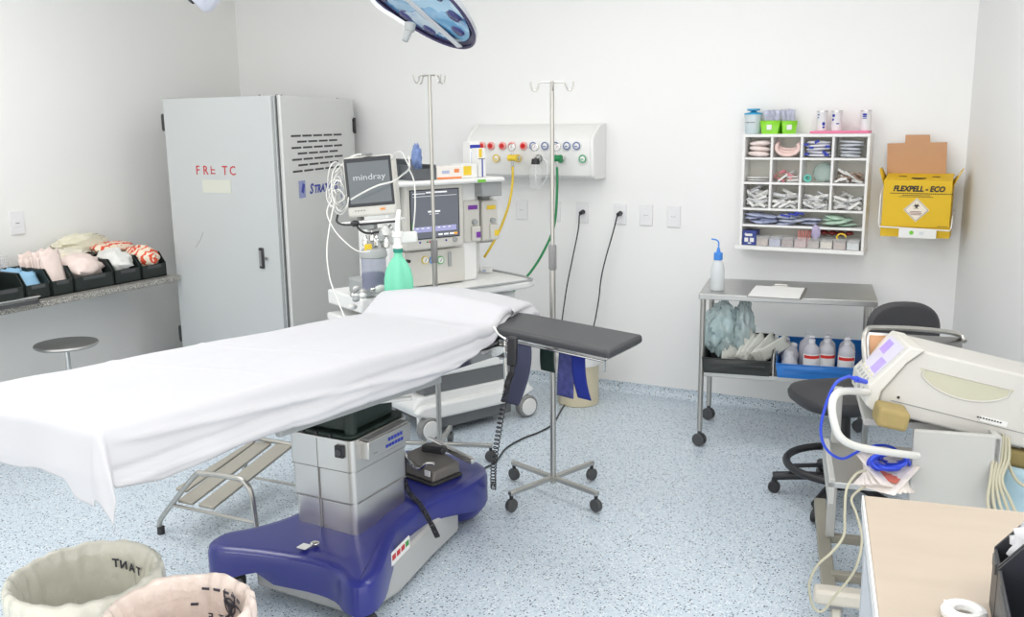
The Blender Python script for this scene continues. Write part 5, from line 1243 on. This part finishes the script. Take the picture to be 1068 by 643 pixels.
# crates
def crate(name, label, x0, x1, y0, y1, h, m_, flare=.01):
    c = onct((x0+x1)/2, (y0+y1)/2, .386); w, d = x1-x0, y1-y0
    t = thing(name, label, 'crate', c, rz=rz)
    b = B(); v = []
    for (z, e) in ((0, 0), (h, flare)):
        for (x, y) in ((-w/2-e, -d/2-e), (w/2+e, -d/2-e), (w/2+e, d/2+e), (-w/2-e, d/2+e)): v.append(b.bm.verts.new((x, y, z if y < 0 or z == 0 else h*1.9)))
    for i in range(4): j = (i+1) % 4; b.bm.faces.new((v[i], v[j], v[j+4], v[i+4]))
    b.bm.faces.new(v[:4][::-1]); b.put('crate_body', m_, t, solid=.004)
    e = flare
    B().tube([(-w/2-e, -d/2-e, h), (w/2+e, -d/2-e, h), (w/2+e, d/2+e, h*1.9), (-w/2-e, d/2+e, h*1.9)], .004, closed=True, n=6).put('crate_rim', m_, t)
    B().box((0, -d/2-.008, h*.62), (w*.86, .004, .012)).put('crate_ridge', m_, t)
    return t
crate('storage_crate', 'black crate of wrapped breathing circuits on the lower tier of the steel table', .035, .345, .01, .30, .075, mat('black_crate', s2l(44, 48, 48), .4))
crate('storage_crate', 'blue crate of saline bottles on the lower tier of the steel table', .385, .775, .01, .32, .068, LBLUE)
lump('wrapped_circuit', mat('teal_clear_film', s2l(205, 226, 228), .15, var=.2, vs=10, alpha=.62, bump=.6, bs=25), onct(.10, .14, .58), (.085, .10, .125), 'clear teal tinted bag with tubing standing at the left of the black crate', 'bag', 2, .35, 8, n=44)
lump('wrapped_circuit', mat('teal_clear_film', s2l(205, 226, 228), .15), onct(.20, .18, .56), (.055, .09, .15), 'clear teal tinted bag standing right behind the first in the black crate', 'bag', 9, .35, 8, n=44)
for k in range(4):
    P = [onct(.10+.05*math.cos(t)+.01*k, .12+.02*k, .58+.055*math.sin(t)) for t in [R(30*i+40*k) for i in range(9)]]
    tag(B().tube(P, .009, smooth=3).put('corrugated_tube', mat('teal_tube', s2l(150, 195, 200), .3), None), 'pale teal tube coiled inside the clear bag in the black crate', 'tube', 'teal tubes in the black crate')
fs = None
for k in range(11):
    if fs is None: fs = pack('paper_pouch', mat('paper_pouch', s2l(220, 222, 214), .6, var=.08, vs=20), .07, .16, .003, .006, 5, 'white paper pouch fanned out at the right of the black crate', 'pouch', 'paper pouches in the black crate'); o = fs
    else: o = fs.copy(); COL.objects.link(o)
    o.location = onct(.14+.016*k, .08+.012*(k % 4), .43+.003*k); o.rotation_euler = (R(-12)+random.uniform(-.1, .1), R(10+5.2*k), rz+R(25)+random.uniform(-.15, .15)); o.scale = (1, 1, random.uniform(.7, 1.0))
def saline(c, rr, label, grp, tilt=(0, 0, 0), capb=True):
    t = thing('saline_bottle', label, 'bottle', c, rot=Euler((tilt[0], tilt[1], rr)), group=grp)
    B().lathe([(0, 0), (.036, 0), (.039, .005), (.039, .115), (.034, .135), (.018, .15), (.015, .158)], n=26).put('bottle_body', mat('saline_plastic', s2l(214, 214, 222), .18, alpha=.72), t)
    B().lathe([(.0, .156), (.015, .156), (.016, .172), (.008, .174), (.0, .174)], n=18).put('cap', mat('cap_clear', s2l(220, 220, 226), .25), t)
    B().box((0, 0, .184), (.026, .006, .012)).put('hanger', mat('cap_clear', s2l(220, 220, 226), .25), t, bevel=.003)
    b = B(); b.lathe([(.0395, .03), (.0395, .105)], n=26, cap=False)
    for f_ in [f_ for f_ in b.bm.faces if f_.calc_center_median().y > -.012]: b.bm.faces.remove(f_)
    lb = b.put('paper_label', PAPER, t)
    b = B(); b.lathe([(.0400, .085), (.0400, .100)], n=26, cap=False)
    for f_ in [f_ for f_ in b.bm.faces if f_.calc_center_median().y > -.018]: b.bm.faces.remove(f_)
    b.put('red_band', mat('saline_red', s2l(214, 52, 44), .5), lb)
    return t
sal0 = saline(onct(.535, .085, .392), rz+R(8), 'clear saline bottle with a red banded label, front left in the blue crate', None)
for (x, y, a, l_) in ((.605, .11, 20, 'clear saline bottle with a red banded label, front middle in the blue crate'), (.695, .085, 0, 'clear saline bottle with a red banded label, front right in the blue crate')):
    dup(sal0, onct(x, y, .392), (0, 0, rz+R(a)), l_)
for (x, y, l_) in ((.515, .19, 'saline bottle standing behind the front left one in the blue crate'), (.61, .20, 'saline bottle standing behind the front middle one in the blue crate'), (.70, .19, 'saline bottle standing behind the front right one in the blue crate')):
    dup(sal0, onct(x, y, .392), (0, 0, rz+R(140)), l_)
def plainb(c, rot, label):
    t = thing('clear_bottle', label, 'bottle', c, rot=rot)
    B().lathe([(0, 0), (.036, 0), (.040, .006), (.038, .05), (.022, .075), (.016, .085)], n=24).put('bottle_body', mat('saline_plastic', s2l(1, 1, 1)), t)
    B().lathe([(.0, .084), (.017, .084), (.017, .10), (0, .101)], n=18).put('cap', MATS['cap_clear'], t)
plainb(onct(.435, .075, .40), Euler((0, 0, 0)), 'small clear bottle without label at the front left of the blue crate')
plainb(onct(.43, .15, .43), Euler((R(-35), R(10), 0)), 'small clear bottle leaning back in the left of the blue crate')
plainb(onct(.415, .22, .45), Euler((R(-50), R(-15), 0)), 'small clear bottle lying farthest back left in the blue crate')

# ================================================================== SWIVEL CHAIR
ccx, ccy = -.53, 3.965
SC_ = thing('swivel_chair', 'black swivel chair with a foot ring behind the electrosurgery trolley', 'chair', (ccx, ccy, 0))
feet = [(-.275, -.03), (-.053, -.275), (-.12, .23), (.17, .19), (.21, -.13)]
for (x, y) in feet:
    a = math.atan2(y, x); L = math.hypot(x, y)
    l = B().tube([(0, 0, .10), (L*.5*math.cos(a), L*.5*math.sin(a), .095), (L*math.cos(a), L*math.sin(a), .075)], .019, n=10, smooth=3).put('leg', BLACK, SC_)
    c_x, c_y = L*.98*math.cos(a), L*.98*math.sin(a)
    B().cyl((c_x-.014*math.sin(a), c_y+.014*math.cos(a), .026), (c_x+.014*math.sin(a), c_y-.014*math.cos(a), .026), .026, n=20).cyl((c_x, c_y, .03), (c_x, c_y, .07), .012).put('castor', BLACK, l, bevel=.003)
B().cyl((0, 0, .06), (0, 0, .13), .045).put('hub', BLACK, SC_, bevel=.006)
B().lathe([(.032, .13), (.036, .20), (.03, .30), (.024, .42), (0, .42)], n=24).put('column', BLACK, SC_)
B().tube([(.225*math.cos(R(10*k)), .225*math.sin(R(10*k)), .165) for k in range(36)], .0165, n=12, closed=True).put('foot_ring', BLACK, SC_)
for k in range(4):
    a = R(90*k+30); B().box((.115*math.cos(a), .115*math.sin(a), .163), (.20, .028, .012), rz=a).put('ring_spoke', BLACK, SC_, bevel=.004)
def sell(s, z): return [(s*.22*math.copysign(abs(math.cos(t))**.75, math.cos(t)), s*.20*math.copysign(abs(math.sin(t))**.75, math.sin(t))) for t in [R(10*k) for k in range(36)]]
b = B(); 
rings = []
for s, z in ((.70, .425), (.90, .432), (1.0, .45), (1.02, .47), (.98, .488), (.85, .496), (.5, .494), (.2, .492)):
    rings.append([b.bm.verts.new((x, y, z)) for x, y in sell(s, z)])
for A_, C_2 in zip(rings, rings[1:]):
    for k in range(36): b.bm.faces.new((A_[k], A_[(k+1) % 36], C_2[(k+1) % 36], C_2[k]))
b.bm.faces.new(rings[0][::-1]); b.bm.faces.new(rings[-1])
so_ = b.put('seat', CHAIRV, SC_); so_.rotation_euler = (0, 0, R(35))
B().box((0, 0, .41), (.17, .17, .03), rz=R(35)).put('seat_plate', BLACK, SC_, bevel=.008)
B().tube([(-.05, .04, .40), (-.16, .0, .405)], .006).put('height_lever', BLACK, SC_)
bd = V((.19, .135, 0)); ba = math.atan2(bd.y, bd.x)
B().tube([(.08*math.cos(ba), .08*math.sin(ba), .40), (.24*math.cos(ba), .24*math.sin(ba), .40), (.265*math.cos(ba), .265*math.sin(ba), .46), (.255*math.cos(ba), .255*math.sin(ba), .68)], .013, smooth=5).put('back_bar', BLACK, SC_)
bk_ = B().prism([(.148*math.copysign(abs(math.cos(t))**.8, math.cos(t)), .125*math.copysign(abs(math.sin(t))**.8, math.sin(t))) for t in [R(10*k) for k in range(36)]], -.022, .022).put('backrest', CHAIRV, SC_, bevel=.018, seg=4)
bk_.location = (.192, .135, .735); bk_.rotation_euler = (R(90), 0, R(28-6))
# ================================================================== ELECTROSURGERY TROLLEY
ty = R(12)
TR = thing('equipment_trolley', 'grey equipment trolley with white tubular handle behind the beige desk', 'trolley', (-.40, 2.90, 0), rz=ty)
TM = Matrix.Translation((-.40, 2.90, 0)) @ Matrix.Rotation(ty, 4, 'Z'); TI = TM.inverted()
def tp(px, py, D): return TI @ far(px, py, D)
TG = mat('trolley_grey', s2l(186, 186, 182), .45)
B().span(.07, .56, .0, .42, .68, .70).put('top_plate', TG, TR, bevel=.003)
q0 = tp(953, 450, 2.72); q1 = tp(1034, 531, 2.78)
B().span(q0.x, q0.x+.235, q0.y-.0, q0.y+.02, .42, q0.z+.005).put('front_panel', TG, TR, bevel=.004)
B().span(q0.x+.215, q0.x+.235, q0.y, q0.y+.40, .42, q0.z).put('side_panel', TG, TR, bevel=.003)
zsh = .48
B().span(-.02, .55, .02, .42, zsh-.02, zsh).put('middle_shelf', STEEL_D, TR, bevel=.003)
B().span(-.02, .0, .02, .42, zsh-.075, zsh+.01).put('shelf_side', TG, TR, bevel=.003)
# base frame on the floor with castors
for (xa_, ya1, xb_, yb1) in ((.0, -.02, .0, .78), (.52, -.02, .52, .78)):
    B().box(((xa_+xb_)/2, (ya1+yb1)/2, .105), (.045, .80, .03)).put('base_rail', mat('trolley_taupe', s2l(150, 146, 134), .5), TR, bevel=.004)
for y in (.12, .42): B().box((.26, y, .115), (.50, .03, .03)).put('cross_bar', MATS['trolley_taupe'], TR, bevel=.003)
B().box((.26, -.04, .125), (.62, .06, .05)).put('front_beam', mat('trolley_cream', s2l(206, 200, 188), .5), TR, bevel=.012)
for (x, y) in ((.02, -.03), (.52, -.03), (.0, .76), (.52, .76)):
    w_ = B().cyl((x-.014, y, .045), (x+.014, y, .045), .045, n=24).put('castor', mat('castor_cream', s2l(190, 188, 176), .5) if y < .5 else DGREY, TR, bevel=.005)
    B().box((x, y, .09), (.04, .04, .03)).put('castor_fork', MGREY, w_)
for (x, y) in ((.02, .42), (.50, .42), (.50, .04)): B().box((x, y, .40), (.03, .03, .56)).put('upright', TG, TR, bevel=.003)
hD = 2.68
hpts = [far(957, 475, 2.70), far(925, 471, 2.64), far(893, 465, 2.58), far(876, 455, 2.55), far(869, 436, 2.55), far(868, 420, 2.56), far(873, 410, 2.58), far(885, 407.5, 2.66), far(905, 409, 2.78)]
B().tube([TI @ p for p in hpts], .0108, n=12, smooth=6).put('push_handle', mat('handle_grey_white', s2l(214, 214, 210), .4), TR)
# foam wedges
def foam(px, py, D, d, label, rz_=0):
    o = B().box((0, 0, 0), d).put('foam_block', FOAM, None, bevel=.012, seg=3); o.location = far(px, py, D); o.rotation_euler = (0, R(10), R(15)); tag(o, label, 'foam block')
foam(929, 433, 2.74, (.088, .10, .058), 'tan foam block under the front of the electrosurgery unit')
foam(1057, 473, 2.80, (.09, .10, .055), 'tan foam block under the rear of the electrosurgery unit at the right edge')
# ================================================================== ELECTROSURGERY UNIT
A0 = far(945, 432, 2.78)           # lower front corner at the panel end
EU = thing('electrosurgery_unit', 'cream electrosurgery unit tilted on foam blocks, purple displays on its end', 'medical unit', A0, rot=Euler((R(-3), R(12.2), R(15)), 'XYZ'))
# side outline: x right, z up. slanted fascia at the left end
def eu(px, py): return None
L_, Wd_, Hh = .52, .29, .198
sidep = [(-.035, .0), (L_, .0), (L_, Hh), (.035, Hh), (-.0, .15), (-.075, .03), (-.075, .0)]
sidep = [(-.052, -.01), (L_, .0), (L_, Hh), (-.020, Hh), (-.062, .14), (-.105, .065), (-.100, .02), (-.09, -.01)]
body = B().prism([(-.05, -.012), (L_, -.012), (L_, Hh), (.0, Hh), (-.04, .15), (-.085, .05), (-.085, -.012)], 0, Wd_, Matrix(((1, 0, 0, 0), (0, 0, 1, 0), (0, 1, 0, 0), (0, 0, 0, 1)))).put('case', CREAM, EU, bevel=.008, seg=3)
fa = B().prism([(-.003, Hh+.004), (-.042, .153), (-.088, .052), (-.088, -.014), (-.120, .0), (-.128, .055), (-.0716, .155), (-.045, Hh+.004)], -.0125, Wd_+.001, Matrix(((1, 0, 0, 0), (0, 0, 1, 0), (0, 1, 0, 0), (0, 0, 0, 1)))).put('fascia', CREAMF, EU, bevel=.005, seg=3)
e0, e1 = V((-.045, 0, Hh+.004)), V((-.128, 0, .055)); ed = (e1-e0).normalized(); en = V((-ed.z*-1, 0, ed.x*-1)); en = V((ed.z, 0, -ed.x))
if en.x > 0: en = -en
def onf(u, v, w, h, m_, nm, th=.002, par=None):    # u along the width 0..1, v down the slope 0..1
    c = e0+(e1-e0)*v+V((0, Wd_*u, 0))+en*.001
    b = B(); r = b.box((0, 0, 0), (w, h, th)); o = b.put(nm, m_, par or fa, bevel=.0008)
    yd = -ed; xd = V((0, 1, 0)); zd = xd.cross(yd)
    o.matrix_local = Matrix(((xd.x, yd.x, zd.x, c.x), (xd.y, yd.y, zd.y, c.y), (xd.z, yd.z, zd.z, c.z), (0, 0, 0, 1))); return o
PURP = mat('purple_display', s2l(150, 130, 225), .3, emit=s2l(150, 130, 225), es=.55)
onf(.30, .62, .085, .05, PURP, 'display'); onf(.62, .28, .085, .045, PURP, 'display')
onf(.46, .45, .22, .125, mat('lilac_fascia', s2l(214, 210, 228), .4), 'display_surround', th=.001)
for k in range(5):
    onf(.2+.15*k, .93, .020, .014, MACHG, 'key')
for k in range(4): onf(.2+.18*k, .80, .020, .010, mat('pale_yellow_key', s2l(226, 220, 180), .5), 'key')
for k in range(3):
    z = .028; B().cyl((-.128, .05+.085*k, z), (-.114, .05+.085*k, z), .013, n=18).put('socket', MACHG, fa)
B().span(-.052, L_, -.0015, .0, .030, .032).put('case_seam', MGREY, EU)
# handle recess on the side
def rec(s=1.0, y=-.001):
    P = []
    for i in range(25):
        t = i/24; x = .0+.265*t; P.append((x, .148))
    bot = []
    for i in range(25):
        t = 1-i/24; x = .0+.265*t; dz = .062*(math.sin(math.pi*min(1, max(0, t)))**.5); bot.append((x, .148-dz))
    return P[1:-1]+bot
Mq = Matrix(((1, 0, 0, 0), (0, 0, 1, 0), (0, 1, 0, 0), (0, 0, 0, 1)))
B().prism(rec(), -.0012, .002, Mq).put('hand_recess', CREAMD, EU, bevel=.001)
B().tube([V((x, -.002, z)) for x, z in rec()[::2]], .0028, n=6, closed=True).put('recess_lip', CREAM, EU)
for (x, z) in ((-.035, .045), (.45, .045)): B().cyl((x, -.003, z), (x, .001, z), .004, n=12).put('screw', BLACKT, EU)
sk = B().span(.20, .275, -.002, .0, .036, .052).put('worn_sticker', PAPER, EU)
b = B()
for k in range(9): b.box((.192+k*.008, -.0026, .046), (.005, .001, .004))
b.put('sticker_print', BLACKT, sk)
# tray frame seen above the unit
TF = thing('rail_tray', 'steel tray rail behind the electrosurgery unit with a brown card inside', 'tray', far(955, 350, 3.12), rz=0); tfl = -TF.location
P = [far(905, 400, 3.0), far(901, 360, 3.02), far(904, 344, 3.05), far(915, 341.5, 3.08), far(960, 343, 3.14), far(998, 348, 3.2), far(1006, 356, 3.18)]
B().tube([p+tfl for p in P], .0085, smooth=4).put('front_rail', STEEL, TF)
P = [far(902, 344, 3.06), far(925, 340, 3.35), far(985, 345, 3.4), far(1001, 350, 3.2)]
b = B(); v = [b.bm.verts.new(far(*q)+tfl) for q in ((903, 346, 3.04), (1003, 352, 3.2), (1003, 372, 3.2), (905, 400, 3.0))]; b.bm.faces.new(v); b.put('tray_side', STEEL_D, TF, solid=.004)
b = B(); v = [b.bm.verts.new(far(*q)+tfl) for q in ((907, 349, 3.03), (935, 350, 3.07), (930, 372, 3.06), (907, 372, 3.02))]; b.bm.faces.new(v); b.put('brown_card', CARDB, TF, solid=.004)
# blue leads, papers on the middle shelf
pg = thing('lead_plug', 'blue connector plugged into the end of the electrosurgery unit', 'plug', far(893, 395, 2.66))
B().cyl((0, 0, 0), far(903, 398, 2.70)-pg.location, .009, .007).cyl((0, 0, 0), far(886, 392.5, 2.64)-pg.location, .007, .004).put('plug_body', CABLEB, pg)
cable([far(886, 392, 2.64), far(872, 399, 2.6), far(862, 420, 2.6), far(856, 448, 2.62), far(862, 468, 2.66), far(878, 478, 2.72), far(896, 470, 2.8), far(915, 464, 2.84), far(932, 467, 2.86), far(946, 480, 2.86)], .0042, CABLEB, 'blue lead curving from the connector down round the white handle', name='blue_lead')
for k in range(7):
    P = []
    for i in range(12):
        t = R(30*i+17*k); P.append(far(927+(22-1.6*k)*math.cos(t)+k*.8, 483+(11-1.1*k)*math.sin(t)-k*.9, 2.74+.05*math.sin(t+k)))
    tag(B().tube(P, .0042, n=7, closed=True, smooth=3).put('blue_lead', CABLEB, None), 'loop of blue lead coiled on the trolley shelf', 'cable', 'coiled blue lead on the trolley shelf')
fs = None
for k in range(6):
    o = pack('folded_paper', mat('printed_leaflet', s2l(226, 218, 212), .6, var=.18, vs=45), .10, .13, .002, .006, k, 'folded white leaflet with red print on the trolley shelf', 'leaflet', 'folded leaflets on the trolley shelf')
    o.scale = (1.25, 1, 1.25); o.location = far(911+k*5, 510+k*1.2, 2.68)+V((0, .0, .004*k)); o.rotation_euler = (R(-74), R(3*k), R(-20+12*k))
    m2 = B().box((0, 0, 0), (.05, .001, .02)).put('red_print', mat('leaflet_red', s2l(205, 110, 90), .6), o); m2.location = (.01, -.004, .05)
    m3 = B().box((0, 0, 0), (.04, .001, .008)).put('dark_print', BLACKT, o); m3.location = (-.015, -.004, .085)
cable([far(903, 490, 2.7), far(893, 494, 2.66), far(883, 510, 2.62), far(881, 535, 2.6), far(880, 558, 2.6), far(868, 575, 2.6), far(852, 590, 2.62), far(844, 610, 2.64), far(848, 632, 2.66), far(858, 637, 2.66), far(870, 622, 2.64), far(886, 603, 2.62), far(895, 585, 2.6), far(899, 560, 2.6), far(893, 535, 2.62), far(888, 520, 2.64), far(897, 510, 2.68), far(905, 507, 2.72)], .0038, CABLEG, 'thin olive cable hanging in a loop beside the trolley')
for k in range(5):
    x = 1033+k*5
    cable([far(1040+k*3, 455, 2.70), far(1036+k*4, 478, 2.68), far(1033+k*3, 500, 2.66), far(1030+k*6, 522, 2.64), far(1034+k*7, 540, 2.62)], .0048, CABLEG, 'thick beige mains cable bundled at the rear of the trolley', name='mains_cable', group='beige mains cables')
cable([far(1046, 452, 2.72), far(1051, 480, 2.70), far(1060, 500, 2.68), far(1075, 510, 2.66)], .0048, CABLEG, 'beige mains cable running off to the right', name='mains_cable')
o = pack('film_bag', mat('pale_blue_film', s2l(190, 222, 235), .3, alpha=.75), .16, .20, .003, .01, 4, 'pale blue plastic bag hanging at the right edge behind the cables', 'bag'); o.location = far(1068, 556, 2.75)
# ================================================================== BEIGE DESK
dz_ = .80
c0_ = fl(901, 516, dz_); 
DK = thing('desk', 'beige topped desk in the bottom right corner of the photo', 'desk', (c0_.x, c0_.y, 0), rz=R(10))
DKM = Matrix.Translation((c0_.x, c0_.y, 0)) @ Matrix.Rotation(R(10), 4, 'Z')
top = B().span(0, .75, -1.1, 0, dz_-.03, dz_).put('desktop', DESK, DK, bevel=.003)
B().span(-.004, .0, -1.1, 0, dz_-.032, dz_-.001).put('edge_trim', mat('white_edge', s2l(226, 226, 224), .4), DK)
for (x, y) in ((.012, -.03), (.012, -1.05), (.72, -.03), (.72, -1.05)): B().box((x+.008, y, (dz_-.03)/2), (.03, .03, dz_-.03)).put('leg', mat('desk_leg', s2l(190, 194, 200), .4, .4), DK, bevel=.003)
B().span(.0, .022, -1.1, 0, dz_-.075, dz_-.03).put('apron', MATS['desk_leg'], DK)
# black box on the desk
CP = fl(1037, 570, dz_+.10); CA = R(5)
CASEM = mat('case_black', s2l(52, 54, 58), .4)
RM = Matrix.Translation((CP.x, CP.y, dz_+.002)) @ Matrix.Rotation(CA, 4, 'Z')
for (yy, ww, lb_) in ((-.040, .078, 'narrow black picking bin on the desk, the farther of the two at the right edge'), (-.205, .245, 'wide black picking bin on the desk, the nearer of the two at the right edge')):
    q = RM @ V((0, yy, 0)); pick_bin(q.y, ww, lb_, x=q.x, d=.26, h=.165, fr=.10, m_=CASEM, z=dz_+.001, rz=CA+math.pi)
lump('plastic_bag', mat('white_film_bag', s2l(220, 220, 224), .25, var=.12, vs=20), RM @ V((.075, -.040, .125)), (.05, .028, .05), 'white plastic bag in the narrow black bin on the desk', 'bag', 5, .4, 8)
o = pack('booklet', mat('violet_booklet', s2l(150, 145, 225), .5), .10, .14, .006, .003, 3, 'violet edged booklet in the wide black bin on the desk', 'booklet'); o.location = RM @ V((.07, -.12, .075)); o.rotation_euler = (R(25), R(-10), R(60))
o = pack('leaflet', PAPER, .10, .14, .004, .006, 6, 'white leaflet in the wide black bin on the desk', 'leaflet'); o.location = RM @ V((.09, -.17, .06)); o.rotation_euler = (R(20), R(10), R(75))
tag(B().tube([fl(1005, 646, dz_)+V((.025*math.cos(R(20*k)), .025*math.sin(R(20*k)), .012)) for k in range(18)], .011, closed=True).put('tape_roll', PAPER), 'white roll of tape lying on the desk at the bottom edge', 'tape')
o = pack('tissue', PAPER, .02, .02, .002, .006, 3, 'small crumpled white tissue beside the tape on the desk', 'tissue'); o.location = fl(990, 640, dz_)+V((0, 0, .004)); o.rotation_euler = (R(-60), .3, .2)
# ================================================================== LIGHT
def area(x, y, sx, sy, e, rz=0, z=ZC-.02, rx=0):
    l = bpy.data.lights.new('ceiling_or_fill_lamp', 'AREA'); l.shape = 'RECTANGLE'; l.size = sx; l.size_y = sy; l.energy = e; l.color = (1, .985, .97)
    o = bpy.data.objects.new('ceiling_or_fill_lamp', l); COL.objects.link(o); o.location = (x, y, z); o.rotation_euler = (rx, 0, rz); return o
area(-3.6, 2.6, 1.2, .6, 18); area(-1.7, 3.7, 1.2, .6, 12); area(-3.2, 1.2, 1.2, .6, 20); area(-1.2, 1.3, 1.2, .6, 11); area(-.2, 3.0, 1.2, .6, 12, R(90)); area(.5, .6, 1.2, .6, 18)  # last area light is an added fill for the cabinet's vented side
w = bpy.data.worlds.new('world'); SC.world = w; w.use_nodes = True
w.node_tree.nodes['Background'].inputs[0].default_value = (1, .99, .965, 1); w.node_tree.nodes['Background'].inputs[1].default_value = 1.9
SC.view_settings.view_transform = 'Standard'; SC.view_settings.look = 'None'; SC.view_settings.exposure = 0; SC.view_settings.gamma = 1; SC.view_settings.use_curve_mapping = False
